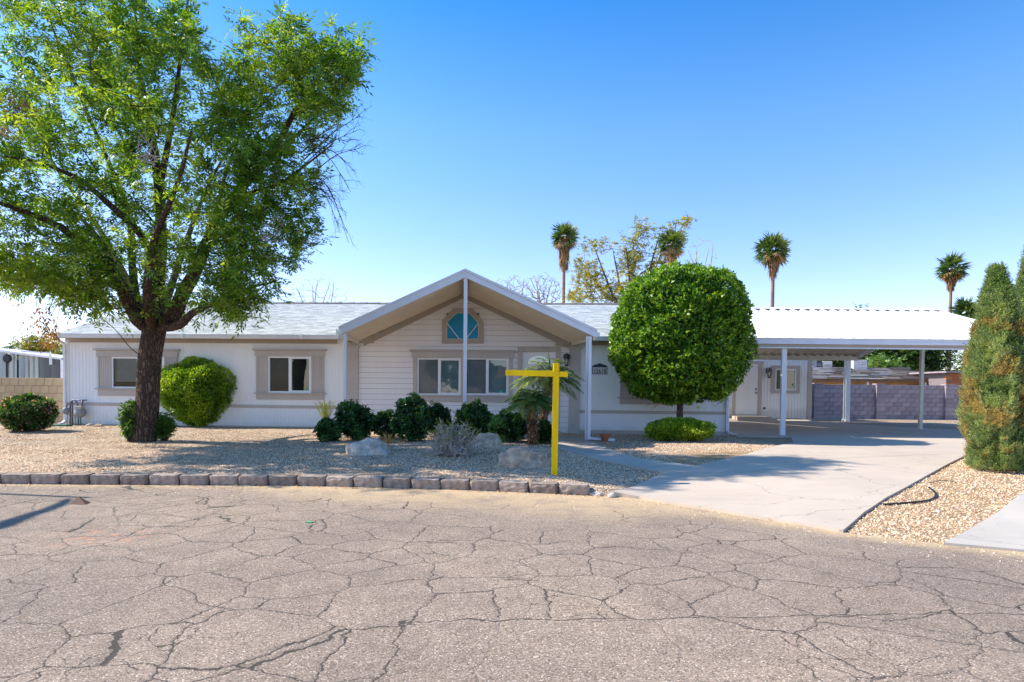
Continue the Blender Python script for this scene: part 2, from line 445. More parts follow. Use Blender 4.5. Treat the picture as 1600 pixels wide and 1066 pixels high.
# ------------------------------------------------------------------ object helpers
def tag(o, label=None, cat=None, group=None, kind=None):
    if label: o['label'] = label
    if cat: o['category'] = cat
    if group: o['group'] = group
    if kind: o['kind'] = kind
    return o
def thing(name, loc, label, cat, group=None, rz=0.0):
    o = bpy.data.objects.new(name, None)
    o.empty_display_size = 0.2
    COL.objects.link(o)
    o.location = loc
    o.rotation_euler = (0, 0, rz)
    return tag(o, label, cat, group)
def link(name, me, parent=None, loc=None, rot=None):
    o = bpy.data.objects.new(name, me)
    COL.objects.link(o)
    if parent: o.parent = parent
    if loc is not None: o.location = loc
    if rot is not None: o.rotation_euler = rot
    return o
def copy_tree(o, parent=None):
    c = o.copy()
    COL.objects.link(c)
    if parent: c.parent = parent
    for ch in [x for x in o.children]: copy_tree(ch, c)
    return c

class MB:
    def __init__(s): s.v, s.f = [], []
    def add(s, vs, fs):
        n = len(s.v)
        s.v += [tuple(p) for p in vs]
        s.f += [tuple(i + n for i in f) for f in fs]
        return s
    def box(s, x0, x1, y0, y1, z0, z1):
        vs = [(x, y, z) for z in (z0, z1) for y in (y0, y1) for x in (x0, x1)]
        return s.add(vs, [(0, 2, 3, 1), (4, 5, 7, 6), (0, 1, 5, 4), (2, 6, 7, 3), (0, 4, 6, 2), (1, 3, 7, 5)])
    def prism(s, pts, d):      # polygon in 3-D and an extrusion vector
        n = len(pts)
        a = [Vector(p) for p in pts]
        d = Vector(d)
        return s.add(a + [p + d for p in a], [tuple(range(n))[::-1], tuple(range(n, 2 * n))] + [(i, (i + 1) % n, n + (i + 1) % n, n + i) for i in range(n)])
    def bar(s, p, q, w, h, up=(0, 0, 1)):     # rectangular bar between two points
        p, q, up = Vector(p), Vector(q), Vector(up)
        d = (q - p).normalized()
        a = d.cross(up).normalized() * w / 2
        b = a.cross(d).normalized() * h / 2
        return s.prism([p - a - b, p + a - b, p + a + b, p - a + b], q - p)
    def tube(s, pts, rad, n=8, cap=True):
        pts = [Vector(p) for p in pts]
        if isinstance(rad, (int, float)): rad = [rad] * len(pts)
        u = None
        base = len(s.v)
        for i, p in enumerate(pts):
            t = (pts[min(i + 1, len(pts) - 1)] - pts[max(i - 1, 0)]).normalized()
            if u is None:
                u = t.orthogonal().normalized()
            else:
                u = (u - t * u.dot(t))
                u = u.normalized() if u.length > 1e-6 else t.orthogonal().normalized()
            w = t.cross(u)
            for k in range(n):
                a = 2 * math.pi * k / n
                s.v.append(tuple(p + (u * math.cos(a) + w * math.sin(a)) * rad[i]))
        for i in range(len(pts) - 1):
            for k in range(n):
                a, b = base + i * n + k, base + i * n + (k + 1) % n
                s.f.append((a, b, b + n, a + n))
        if cap:
            s.f.append(tuple(base + k for k in range(n))[::-1])
            s.f.append(tuple(base + (len(pts) - 1) * n + k for k in range(n)))
        return s
    def lathe(s, prof, n=16, c=(0, 0, 0)):
        base = len(s.v)
        for r, z in prof:
            for k in range(n):
                a = 2 * math.pi * k / n
                s.v.append((c[0] + r * math.cos(a), c[1] + r * math.sin(a), c[2] + z))
        for i in range(len(prof) - 1):
            for k in range(n):
                a, b = base + i * n + k, base + i * n + (k + 1) % n
                s.f.append((a, b, b + n, a + n))
        s.f.append(tuple(base + k for k in range(n))[::-1])
        s.f.append(tuple(base + (len(prof) - 1) * n + k for k in range(n)))
        return s
    def mesh(s, name, m, smooth=False):
        me = bpy.data.meshes.new(name)
        me.from_pydata(s.v, [], s.f)
        me.materials.append(m)
        if smooth: me.polygons.foreach_set('use_smooth', [True] * len(me.polygons))
        me.update()
        return me
    def build(s, name, m, parent=None, smooth=False, bevel=0.0, loc=None):
        o = link(name, s.mesh(name, m, smooth), parent, loc)
        if bevel:
            b = o.modifiers.new('bevel', 'BEVEL')
            b.width, b.segments, b.limit_method = bevel, 2, 'ANGLE'
        return o

def np_mesh(name, V, F, m, tone=None, smooth=False):
    """V (n,3), F (k, c) faces of the same size; tone per face"""
    me = bpy.data.meshes.new(name)
    k, c = F.shape
    me.vertices.add(len(V)); me.vertices.foreach_set('co', np.ascontiguousarray(V, dtype=np.float32).ravel())
    me.loops.add(k * c); me.loops.foreach_set('vertex_index', np.ascontiguousarray(F, dtype=np.int32).ravel())
    me.polygons.add(k)
    me.polygons.foreach_set('loop_start', np.arange(0, k * c, c, dtype=np.int32))
    me.polygons.foreach_set('loop_total', np.full(k, c, dtype=np.int32))
    if smooth: me.polygons.foreach_set('use_smooth', np.ones(k, dtype=bool))
    me.update(calc_edges=True)
    if tone is not None:
        a = me.attributes.new('tone', 'FLOAT', 'FACE')
        a.data.foreach_set('value', np.ascontiguousarray(tone, dtype=np.float32))
    me.materials.append(m)
    return me

def unit(a):
    return a / np.maximum(np.linalg.norm(a, axis=-1, keepdims=True), 1e-9)

def leaves(P, D, Nn, L, Wd, tone, fold=0.25):
    """pointed leaves: base, two sides, tip; arrays in, V/F/tone out"""
    P, D, Nn = np.asarray(P, float), unit(np.asarray(D, float)), np.asarray(Nn, float)
    n = len(P)
    L = np.broadcast_to(L, n)[:, None]; Wd = np.broadcast_to(Wd, n)[:, None]
    side = unit(np.cross(D, Nn))
    up = unit(np.cross(side, D))
    m_ = P + D * L * 0.45
    V = np.stack([P, m_ + side * Wd / 2 + up * Wd * fold, P + D * L - up * L * 0.08, m_ - side * Wd / 2 + up * Wd * fold], 1).reshape(-1, 3)
    F = np.arange(n * 4).reshape(n, 4)
    return V, F, np.broadcast_to(tone, n)

def leaf_obj(name, parts, m, parent=None, kind=None):
    V, F, T, o = [], [], [], 0
    for v, f, t in parts:
        V.append(v); F.append(f + o); T.append(t); o += len(v)
    ob = link(name, np_mesh(name, np.concatenate(V), np.concatenate(F), m, np.concatenate(T)), parent)
    if kind: ob['kind'] = kind
    return ob

def rdir(n):
    return unit(rng.normal(size=(n, 3)))

def vnoise(P, scale=1.0, seed=0.0):
    return np.array([noise.noise(Vector((p[0] * scale + seed, p[1] * scale - seed, p[2] * scale + 2 * seed))) for p in P])
# ------------------------------------------------------------------ lie of the land
def sm(t):
    t = np.clip(t, 0, 1)
    return t * t * (3 - 2 * t)
def edgeY(X):          # where the street meets the yard
    return np.interp(X, [-20, -8, -2.7, -0.26, 1.05, 1.6, 3.3, 4.1, 4.6, 6, 9, 14, 30], [9.0, 9.0, 9.07, 8.76, 8.45, 8.25, 6.25, 5.75, 5.45, 4.9, 4.2, 3.6, 3.0])
def G(X, Y):
    X, Y = np.asarray(X, float), np.asarray(Y, float)
    e = edgeY(X)
    zl = 0.13 + 0.20 * sm((Y - e - 0.3) / 8.0) + 0.10 * np.exp(-((X + 0.6) / 2.3) ** 2 - ((Y - 12.2) / 1.4) ** 2)
    zr = 0.25 * sm((Y - e - 0.2) / 8.2)
    w = sm((X - 0.5) / 1.3)
    z = zl * (1 - w) + zr * w
    front = sm((Y - (e - 0.02 + 0.12 * (1 - w))) / 0.06)
    z = z * front - 0.03 * (1 - front)
    return z
def g(X, Y): return float(G(X, Y))
def gp(px, py, dz=0.0):          # the place on the ground under a pixel
    d = ray(px, py)
    lo, hi = 2.0, 60.0
    t = lo
    while t < hi:
        p = Vector((d.x * t / d.y, t, CAMZ + d.z * t / d.y))
        if p.z < g(p.x, p.y) + dz: break
        t += 0.02
    return Vector((p.x, p.y, g(p.x, p.y) + dz))

def in_poly(X, Y, poly):
    inside = np.zeros(X.shape, bool)
    n = len(poly)
    for i in range(n):
        x1, y1 = poly[i]; x2, y2 = poly[(i + 1) % n]
        if y1 == y2: continue
        c = ((y1 > Y) != (y2 > Y)) & (X < (x2 - x1) * (Y - y1) / (y2 - y1) + x1)
        inside ^= c
    return inside

# terrain: one sheet out to the horizon
xs = np.concatenate([-np.geomspace(900, 24, 16), np.arange(-22, 22, 0.22), np.geomspace(23, 900, 16)])
ys = np.concatenate([-np.geomspace(300, 5, 8), np.arange(3, 32, 0.16), np.geomspace(33, 1500, 22)])
XX, YY = np.meshgrid(xs, ys)
ZZ = G(XX, YY)
far = sm((YY - 30) / 10) * 0.0
bump_ = np.array([noise.noise(Vector((x * 1.3, y * 1.3, 0))) for x, y in zip(XX.ravel(), YY.ravel())]).reshape(XX.shape)
ZZ = ZZ + bump_ * 0.018 * (YY > edgeY(XX) + 0.35) * (YY < 17.0) * (XX < 1.0)
V = np.stack([XX, YY, ZZ], -1).reshape(-1, 3)
nx, ny = len(xs), len(ys)
ii, jj = np.meshgrid(np.arange(nx - 1), np.arange(ny - 1))
a = (jj * nx + ii).ravel()
F = np.stack([a, a + 1, a + nx + 1, a + nx], 1)
me = np_mesh('ground', V, F, M['gravel'], smooth=True)
ea = me.attributes.new('earth', 'FLOAT', 'POINT')
c1, c2 = gp(1500, 775), gp(1440, 760)
ev = np.exp(-((V[:, 0] - c1.x) / 1.3) ** 2 - ((V[:, 1] - c1.y) / 1.0) ** 2) * 1.0 + 0.8 * np.exp(-((V[:, 0] - 6.6) / 1.5) ** 2 - ((V[:, 1] - 10.5) / 1.2) ** 2)
c3 = gp(1060, 722)
ev += .75 * ((V[:, 0] > 3.3) & (V[:, 1] < 13) & (V[:, 0] < 12))
ev += 0.9 * np.exp(-((V[:, 0] - c3.x) / 1.0) ** 2 - ((V[:, 1] - c3.y) / 0.5) ** 2)
ea.data.foreach_set('value', np.clip(ev, 0, 1).astype(np.float32))
tag(link('ground', me), 'tan decomposed gravel ground of the yard', kind='structure')

# flat sheets laid on the land, cut into a grid so they follow it
def sheet(name, poly, zfun, step, thick, m, parent=None, smooth=True):
    bm = bmesh.new()
    f = bm.faces.new([bm.verts.new((x, y, 0)) for x, y in poly])
    bm.normal_update()
    if f.normal.z < 0: f.normal_flip()
    mnx, mxx = min(p[0] for p in poly), max(p[0] for p in poly)
    mny, mxy = min(p[1] for p in poly), max(p[1] for p in poly)
    for k in np.arange(mnx + step, mxx, step):
        bmesh.ops.bisect_plane(bm, geom=bm.verts[:] + bm.edges[:] + bm.faces[:], plane_co=(k, 0, 0), plane_no=(1, 0, 0))
    for k in np.arange(mny + step, mxy, step):
        bmesh.ops.bisect_plane(bm, geom=bm.verts[:] + bm.edges[:] + bm.faces[:], plane_co=(0, k, 0), plane_no=(0, 1, 0))
    for v in bm.verts: v.co.z = zfun(v.co.x, v.co.y)
    if thick:
        be = [e for e in bm.edges if e.is_boundary]
        r = bmesh.ops.extrude_edge_only(bm, edges=be)
        for v in [x for x in r['geom'] if isinstance(x, bmesh.types.BMVert)]: v.co.z -= thick
    bmesh.ops.recalc_face_normals(bm, faces=bm.faces[:])
    me = bpy.data.meshes.new(name)
    bm.to_mesh(me); bm.free()
    me.materials.append(m)
    return link(name, me, parent)

# street, a ragged edge
px = list(np.arange(-40, 40, 0.35))
edge = [(x, float(edgeY(x)) + 0.05 * noise.noise(Vector((x * 1.7, 3, 0))) + 0.03 * noise.noise(Vector((x * 6, 9, 0))) + (0.03 if x > 1.3 else -0.02)) for x in px]
gx = np.concatenate([-np.geomspace(60, 12, 8), np.arange(-11.5, 12, 0.25), np.geomspace(12.5, 60, 8)])
fy = np.concatenate([[0.0, 0.35, 0.6], np.linspace(0.7, 1.0, 48)])
PX = np.repeat(gx[None], len(fy), 0)
eY = np.array([float(edgeY(x)) + 0.05 * noise.noise(Vector((x * 1.7, 3, 0))) + 0.03 * noise.noise(Vector((x * 6, 9, 0))) + (0.03 if x > 1.3 else -0.02) for x in gx])
PY = -25 + (eY[None] + 25) * fy[:, None]
V = np.stack([PX, PY, 0.002 + 0 * PX], -1).reshape(-1, 3)
nx, ny = len(gx), len(fy)
ii, jj = np.meshgrid(np.arange(nx - 1), np.arange(ny - 1))
a = (jj * nx + ii).ravel()
me = np_mesh('street', V, np.stack([a, a + 1, a + nx + 1, a + nx], 1), M['asphalt'])
d_ = me.attributes.new('dirt', 'FLOAT', 'POINT')
r_ = me.attributes.new('rust', 'FLOAT', 'POINT')
dist = np.array([float(edgeY(x)) for x in V[:, 0]]) - V[:, 1]
dirt = np.clip(1 - dist / np.interp(V[:, 0], [-20, -4, -2.5, 1.2, 2.2, 3.2, 6], [0.15, 0.3, 1.4, 1.9, 0.7, 0.35, 0.25]), 0, 1) ** 0.7
d_.data.foreach_set('value', dirt.astype(np.float32))
rc = gp(158, 845)
r_.data.foreach_set('value', np.exp(-((V[:, 0] - rc.x) / 0.4) ** 2 - ((V[:, 1] - rc.y) / 0.35) ** 2).astype(np.float32))
pl_ = me.attributes.new('plain', 'FLOAT', 'POINT')
pv = sm((V[:, 0] + .75) / .3) * (1 - sm((V[:, 0] - 1.0) / .7)) * (1 - sm((V[:, 1] - 3.7) / .15))
pv = np.maximum(pv, np.exp(-((V[:, 0] - .4) / .9) ** 2 - ((V[:, 1] - 6.9) / .8) ** 2))
pv = np.maximum(pv, sm((V[:, 1] - edgeY(V[:, 0]) + 1.4) / .8) * (V[:, 0] > -3.5))
pl_.data.foreach_set('value', pv.astype(np.float32))
tag(link('street', me), 'old cracked asphalt street in the foreground', kind='structure')

# driveway in cast panels
def g2(px, py):
    p = gp(px, py, 0.03)
    return (p.x, p.y)
zslab = lambda x, y: g(x, max(y, float(edgeY(x)) + 0.25)) + 0.03
dl = [g2(950, 764), g2(1040, 737), g2(1092, 727), g2(1165, 710), g2(1240, 691)]
dr = [g2(1315, 829), g2(1350, 800), g2(1385, 777), g2(1420, 759), g2(1510, 711)]
dl[0] = (dl[0][0], float(edgeY(dl[0][0])) + 0.02)
dr[0] = (dr[0][0], float(edgeY(dr[0][0])) + 0.02)
rb = g2(1200, 684)
farR = (14.6, 15.6)
front_edge = [(x, float(edgeY(x)) + 0.02 + 0.02 * math.sin(x * 9)) for x in np.arange(dl[0][0] + 0.15, dr[0][0], 0.2)]
DRIVE = [dl[0]] + front_edge + dr + [(11.2, 14.2), farR, (14.6, 20.4), (13.2, 22.6), (12.4, 25.8), (5.85, 25.8), (5.85, 16.6), (7.2, 16.5)] + dl[::-1][:-1]
def clip_poly(poly, p, n):
    out = []
    for i in range(len(poly)):
        a, b = Vector(poly[i]), Vector(poly[(i + 1) % len(poly)])
        da, db = (a - p).dot(n), (b - p).dot(n)
        if da >= 0: out.append(tuple(a))
        if (da >= 0) != (db >= 0):
            t = da / (da - db)
            out.append(tuple(a + (b - a) * t))
    return out
root = thing('driveway', (0, 0, 0), 'pale concrete driveway sweeping from the street to the carport', 'driveway')
cuts = [(Vector((0, 9.55)), Vector((-0.30, 1)).normalized()), (Vector((0, 12.15)), Vector((-0.16, 1)).normalized()), (Vector((0, 16.7)), Vector((0.0, 1)).normalized()), (Vector((0, 21.2)), Vector((0, 1)).normalized())]
lo = None
for k in range(len(cuts) + 1):
    poly = DRIVE
    if k > 0: poly = clip_poly(poly, cuts[k - 1][0] + cuts[k - 1][1] * 0.008, cuts[k - 1][1])
    if k < len(cuts): poly = clip_poly(poly, cuts[k][0] - cuts[k][1] * 0.008, -cuts[k][1])
    if len(poly) > 2:
        sheet('slab', poly, zslab, 0.4, 0.10, M['drive'], root)

# walkway from the porch
WALK = [g2(858, 681), g2(900, 681), g2(925, 690), g2(960, 704), g2(1000, 716), g2(1092, 728), g2(1040, 738), g2(960, 722), g2(900, 707), g2(862, 697)]
root = thing('walkway', (0, 0, 0), 'narrow concrete walkway from the front door to the driveway', 'walkway')
w1 = Vector(WALK[4]); w2 = Vector(WALK[7])
nn = (w1 - w2).normalized(); nn = Vector((nn.y, -nn.x))
mid_ = (w1 + w2) / 2
for sgn in (1, -1):
    sheet('slab', clip_poly(WALK, mid_ + nn * 0.005 * sgn, nn * sgn), lambda x, y: g(x, y) + 0.024, 0.35, 0.09, M['walk'], root)

# neighbour's slab at the right
s1, s2 = gp(1474, 858), gp(1606, 764)
NS = [(s1.x, s1.y), (s1.x + 0.35, float(edgeY(s1.x + 0.35)) + 0.01), (5.4, float(edgeY(5.4)) + 0.01), (9, float(edgeY(9)) + 0.01), (13, 4.0), (13, 11.0), (s2.x + 2.2, s2.y + 1.9), (s2.x, s2.y), ((s1.x + s2.x) / 2 + 0.06, (s1.y + s2.y) / 2)]
root = thing('neighbour_driveway', (0, 0, 0), 'corner of a second pale slab at the street edge, past the gravel strip', 'driveway')
jl = [(gp(1474, 858) + gp(1520, 864)) / 2, gp(1640, 915)]
jn = Vector((0.62, 0.78)).normalized()
jp = Vector((4.55, 5.75))
for sgn in (1, -1):
    sheet('slab', clip_poly(NS, jp + jn * 0.005 * sgn, jn * sgn), lambda x, y: g(x, max(y, float(edgeY(x)) + 0.2)) + 0.026, 0.5, 0.09, M['slab2'], root)

# ------------------------------------------------------------------ kerb of rough blocks, each one its own
def kerb_mesh(seed):
    bm = bmesh.new()
    wdt, dp, ht = 0.405, 0.25, 0.140
    pts = [(-wdt / 2 + .035, -dp / 2), (wdt / 2 - .035, -dp / 2), (wdt / 2, -dp / 2 + .05), (wdt / 2 - .03, dp / 2), (-wdt / 2 + .03, dp / 2), (-wdt / 2, -dp / 2 + .05)]
    f = bm.faces.new([bm.verts.new((x, y, 0)) for x, y in pts])
    r = bmesh.ops.extrude_face_region(bm, geom=[f])
    for v in r['geom']:
        if isinstance(v, bmesh.types.BMVert): v.co.z = ht
    bmesh.ops.bevel(bm, geom=[e for e in bm.edges if min(v.co.z for v in e.verts) > ht - .01], offset=0.012, segments=2, affect='EDGES')
    bmesh.ops.subdivide_edges(bm, edges=bm.edges[:], cuts=3, use_grid_fill=True)
    bmesh.ops.triangulate(bm, faces=[f for f in bm.faces if len(f.verts) > 4])
    for v in bm.verts:
        p = Vector(v.co)
        q = Vector((p.x * 22 + seed * 7, p.y * 22, p.z * 22))
        front = 1.0 if p.y < -0.05 else 0.35
        v.co += noise.noise_vector(q) * 0.010 * front
        v.co += noise.noise_vector(q * 0.35) * 0.012 * front
    bmesh.ops.recalc_face_normals(bm, faces=bm.faces[:])
    me = bpy.data.meshes.new('kerb_block')
    bm.to_mesh(me); bm.free()
    me.materials.append(M['kerb'])
    return me
kmeshes = [kerb_mesh(i) for i in range(7)]
root = thing('kerb_edging', (0, 0, 0), 'low row of rough brown concrete edging blocks between street and gravel', 'edging')
x = 1.05 - 0.19
kp = []
while x > -13.5:
    dx = 0.01
    y = float(edgeY(x))
    sl = (float(edgeY(x + .1)) - float(edgeY(x - .1))) / 0.2
    kp.append((x, y + 0.11, math.atan(sl)))
    x -= 0.418 * math.cos(math.atan(sl))
for i, (x, y, a_) in enumerate(kp):
    o = link('edging_block', kmeshes[i % 7], root, (x, y + random.uniform(-.012, .012), random.uniform(-.008, .004)), (random.uniform(-.015, .015), random.uniform(-.015, .015), a_ + random.uniform(-.045, .045)))

# ------------------------------------------------------------------ gravel stones
def pebbles(name, n, regions, size, label, excl):
    P = []
    for (x0, x1, y0, y1, k) in regions:
        m_ = int(n * k)
        X, Y = rng.uniform(x0, x1, m_), rng.uniform(y0, y1, m_)
        keep = Y > edgeY(X) + np.where(X < 1.1, 0.22, 0.0)
        for ex in excl: keep &= ~in_poly(X, Y, ex)
        P.append(np.stack([X[keep], Y[keep]], 1))
    P = np.concatenate(P)
    n = len(P)
    Z = G(P[:, 0], P[:, 1])
    octa = np.array([(1, 0, 0), (0, 1, 0), (-1, 0, 0), (0, -1, 0), (0, 0, 1), (0, 0, -1)], float)
    fc = np.array([(0, 1, 4), (1, 2, 4), (2, 3, 4), (3, 0, 4), (1, 0, 5), (2, 1, 5), (3, 2, 5), (0, 3, 5)])[:6]
    sc = rng.uniform(size[0], size[1], (n, 1, 1)) * rng.uniform(0.6, 1.25, (n, 1, 3)) * np.array([1, 1, .75])
    ang = rng.uniform(0, 6.28, n)
    o = octa[None] * (1 + rng.uniform(-.25, .25, (n, 6, 1))) * sc
    c, s_ = np.cos(ang)[:, None], np.sin(ang)[:, None]
    x = o[..., 0] * c - o[..., 1] * s_; y = o[..., 0] * s_ + o[..., 1] * c
    tilt = rng.uniform(-.5, .5, (n, 1))
    z = o[..., 2] + x * tilt
    V = np.stack([x + P[:, :1], y + P[:, 1:2], z + (Z + size[0] * 0.3)[:, None]], -1).reshape(-1, 3)
    F = (fc[None] + (np.arange(n) * 6)[:, None, None]).reshape(-1, 3)
    T = np.repeat(rng.uniform(0, 1, n), len(fc))
    o = link(name, np_mesh(name, V, F, M['pebble'], T))
    tag(o, label, 'gravel', kind='stuff')
    return n
NPB = 0
NPB += pebbles('yard_gravel', 150000, [(-14.5, 2.9, 8.8, 12.5, 0.60), (-15, 5.8, 12.5, 17.2, 0.40)], (0.0065, 0.0155), 'loose tan and pink gravel across the front yard', [DRIVE, WALK])
NPB += pebbles('strip_gravel', 36000, [(3.2, 9.5, 5.2, 11.5, 1.0)], (0.006, 0.0165), 'loose tan gravel in the strip between the two driveways', [DRIVE, NS])
for i in range(60):   # a few strays on the street are one scatter
    pass
def stray(n):
    X = rng.uniform(-9, 7, n); e = edgeY(X)
    d = rng.exponential(0.22, n)
    P = np.stack([X, e - 0.03 - d], 1)
    octa = np.array([(1, 0, 0), (0, 1, 0), (-1, 0, 0), (0, -1, 0), (0, 0, .7), (0, 0, -.2)], float)
    fc = np.array([(0, 1, 4), (1, 2, 4), (2, 3, 4), (3, 0, 4)])
    o = octa[None] * rng.uniform(.5, 1.2, (n, 6, 1)) * rng.uniform(.004, .011, (n, 1, 1))
    V = o + np.stack([P[:, 0], P[:, 1], np.full(n, .004)], 1)[:, None]
    F = (fc[None] + (np.arange(n) * 6)[:, None, None]).reshape(-1, 3)
    tag(link('stray_gravel', np_mesh('stray_gravel', V.reshape(-1, 3), F, M['pebble'], np.repeat(rng.uniform(0, 1, n), 4))), 'stray grit scattered on the asphalt along the yard edge', 'grit', kind='stuff')
stray(2600)

# ------------------------------------------------------------------ rocks
def rock(name, loc, r, label, mat_, seed, group=None, rz=0.0, flat=0.0):
    bm = bmesh.new()
    bmesh.ops.create_icosphere(bm, subdivisions=4, radius=1.0)
    for v in bm.verts:
        p = v.co.copy()
        n1 = noise.noise(p * 1.1 + Vector((seed, 0, 0)))
        n2 = noise.noise(p * 2.6 + Vector((0, seed, 0)))
        n3 = noise.noise(p * 7 + Vector((0, 0, seed))) + .5 * noise.noise(p * 15)
        n1 = 1.4 * noise.noise(p * .9 + Vector((seed, 0, 0))); n1 = round(n1 * 3) / 3 * .5 + n1 * .5
        k = 1 + 0.30 * n1 + 0.16 * n2 + 0.07 * n3
        q = p * k
        q.z = min(q.z, 0.95 + 0.15 * n2)
        v.co = Vector((q.x * r[0], q.y * r[1], q.z * r[2]))
    me = bpy.data.meshes.new(name)
    bm.to_mesh(me); bm.free()
    me.materials.append(mat_)
    o = link(name, me, None, (loc[0], loc[1], loc[2] - r[2] * 0.25), (0, 0, rz))
    return tag(o, label, 'rock', group)
p = gp(570, 712); rock('boulder', (p.x, p.y + .30, p.z + .03), (0.41, 0.33, 0.36), 'pale rounded boulder lying left of the dry grey bush', M['rockgrey'], 3)
p = gp(757, 698); rock('boulder', (p.x, p.y + .2, p.z + .02), (0.31, 0.28, 0.34), 'brown boulder half hidden behind the dry grey bush', M['rock'], 8)
p = gp(822, 733); rock('boulder', (p.x, p.y + .36, p.z + .04), (0.45, 0.36, 0.40), 'broad brown boulder beside the yellow sign post', M['rock'], 13)
p = gp(1059, 690); rock('rock', (p.x, p.y + .1, p.z), (0.24, 0.18, 0.15), 'small brown rock in front of the low lime green bush', M['rock'], 21)
p = gp(138, 666); rock('rock', (p.x, p.y + .05, p.z), (0.09, 0.08, 0.09), 'small pale rock right of the gas meter', M['rockgrey'], 25)
p = gp(150, 667); rock('rock', (p.x, p.y + .05, p.z), (0.15, 0.1, 0.10), 'flat brown rock right of the small pale one by the gas meter', M['rock'], 31)
p = gp(932, 775); rock('rock', (p.x, p.y, p.z + .03), (0.10, 0.07, 0.04), 'flat grey stone at the end of the edging blocks', M['rockgrey'], 33)
p = gp(956, 781); rock('rock', (p.x, p.y, .035), (0.065, 0.055, 0.045), 'white and rust stone at the street corner of the driveway', M['rockgrey'], 36)
# ------------------------------------------------------------------ the house frame: u along the front, v into the depth
TH = R(2.5)
HO = Vector((0, 17.5, 0))
HU, HV = Vector((math.cos(TH), -math.sin(TH), 0)), Vector((math.sin(TH), math.cos(TH), 0))
def H(px, py, v=0.0):             # pixel -> (u, z) on the plane v of the house
    d = ray(px, py)
    C = Vector((0, 0, CAMZ))
    t = ((HO + HV * v) - C).dot(HV) / d.dot(HV)
    p = C + d * t
    return (p - HO).dot(HU), p.z
def HL(p):                        # world -> house coordinates
    q = Vector(p) - HO
    return Vector((q.dot(HU), q.dot(HV), q.z))
def HW(u, v, z=0.0): return HO + HU * u + HV * v + Vector((0, 0, z))

uL = H(104, 600)[0]; uR = H(1139, 600)[0]
uC0 = H(560.5, 600)[0]; uC1 = H(889, 600)[0]
uP0, uP1 = uC0 - 0.31, uC1 + 0.29
ZB = 0.10            # walls run a little into the ground
ZT = H(500, 534)[1]  # top of the plain walls
zbeltL, zbeltR = H(300, 630)[1], H(1000, 642)[1]
ZE = H(500, 523.5, -0.36)[1]     # eave
RV = 4.1
ZR = H(600, 474.5, RV)[1]        # ridge
DEP = 8.3
house = thing('ranch_house', HO, 'long white single storey house with grey trim and a pale shingled roof', 'house', rz=-TH)

def wall_rects(u0, u1, z0, z1, holes):
    hs_ = sorted([h for h in holes if h[0] < u1 - 1e-4 and h[1] > u0 + 1e-4 and h[2] < z1 and h[3] > z0])
    out, cu = [], u0
    for h in hs_:
        if h[0] > cu: out.append((cu, h[0], z0, z1))
        a_, b_ = max(cu, h[0]), min(h[1], u1)
        if h[2] > z0: out.append((a_, b_, z0, h[2]))
        if h[3] < z1: out.append((a_, b_, h[3], z1))
        cu = b_
    if cu < u1: out.append((cu, u1, z0, z1))
    return out
def grooved(mb, u0, u1, z0, z1, sp=0.1, gw=0.010, gd=0.0055, v=0.0, axis='u', back=0.1):
    k = math.floor(u0 / sp)
    pr = [(u0, 0.0)]
    c = (k + 1) * sp
    while c < u1:
        if c - gw > u0 and c + gw < u1: pr += [(c - gw / 2, 0), (c - gw * .3, gd), (c + gw * .3, gd), (c + gw / 2, 0)]
        c += sp
    pr.append((u1, 0.0))
    vs = []
    for z in (z0, z1):
        for a_, b_ in pr: vs.append((a_, v + b_, z) if axis == 'u' else (v + b_, a_, z))
    n = len(pr)
    mb.add(vs, [(i, i + 1, n + i + 1, n + i) for i in range(n - 1)])
    if axis == 'u':   # reveal faces round the cut
        mb.add([(u0, v, z0), (u0, v + back, z0), (u0, v + back, z1), (u0, v, z1)], [(0, 1, 2, 3)])
        mb.add([(u1, v, z0), (u1, v + back, z0), (u1, v + back, z1), (u1, v, z1)], [(0, 3, 2, 1)])
        mb.add([(u0, v, z0), (u1, v, z0), (u1, v + back, z0), (u0, v + back, z0)], [(0, 1, 2, 3)])
        mb.add([(u0, v, z1), (u1, v, z1), (u1, v + back, z1), (u0, v + back, z1)], [(0, 3, 2, 1)])

def PXR(x0, x1, y0, y1):
    a_, b_ = H(x0, (y0 + y1) / 2)[0], H(x1, (y0 + y1) / 2)[0]
    xm = (x0 + x1) / 2
    return a_, b_, H(xm, y1)[1], H(xm, y0)[1]
WIN1 = PXR(175, 258, 558, 607)
WIN2 = PXR(419.5, 487, 557, 614)
WIN3 = PXR(652, 720.5, 559.5, 617.5)
WIN4 = PXR(727, 795, 559.5, 617.5)
WIN5 = PXR(989, 1058, 563, 621)
DOOR = PXR(815, 868, 550, 667)

# plain walls
mb = MB()
for r in wall_rects(uL, uP0 + .05, ZB, ZT + .1, [WIN1, WIN2]): grooved(mb, *r)
mb.build('front_wall', M['white'], house)
mb = MB()
for r in wall_rects(uP1 - .05, uR, ZB, ZT + .1, [WIN5]): grooved(mb, *r)
mb.build('front_wall', M['white'], house)
# side and rear walls
for s, u in (('l', uL), ('r', uR)):
    mb = MB()
    n = 84
    grooved(mb, 0.0, DEP, ZB, ZT + 0.1, v=u if s == 'l' else u, axis='v')
    mb.prism([(u, 0, ZT + .08), (u, DEP, ZT + .08), (u, DEP / 2 - 0.05, ZR - .08)], (0.06 if s == 'l' else -0.06, 0, 0))
    mb.build('side_wall', M['white'], house)
MB().box(uL, uR, DEP, DEP + .08, ZB, ZT + .1).build('rear_wall', M['white'], house)
MB().box(uL + .02, uR - .02, 0.7, DEP - .02, ZT - .02, ZT + .0).build('ceiling', M['room'], house)

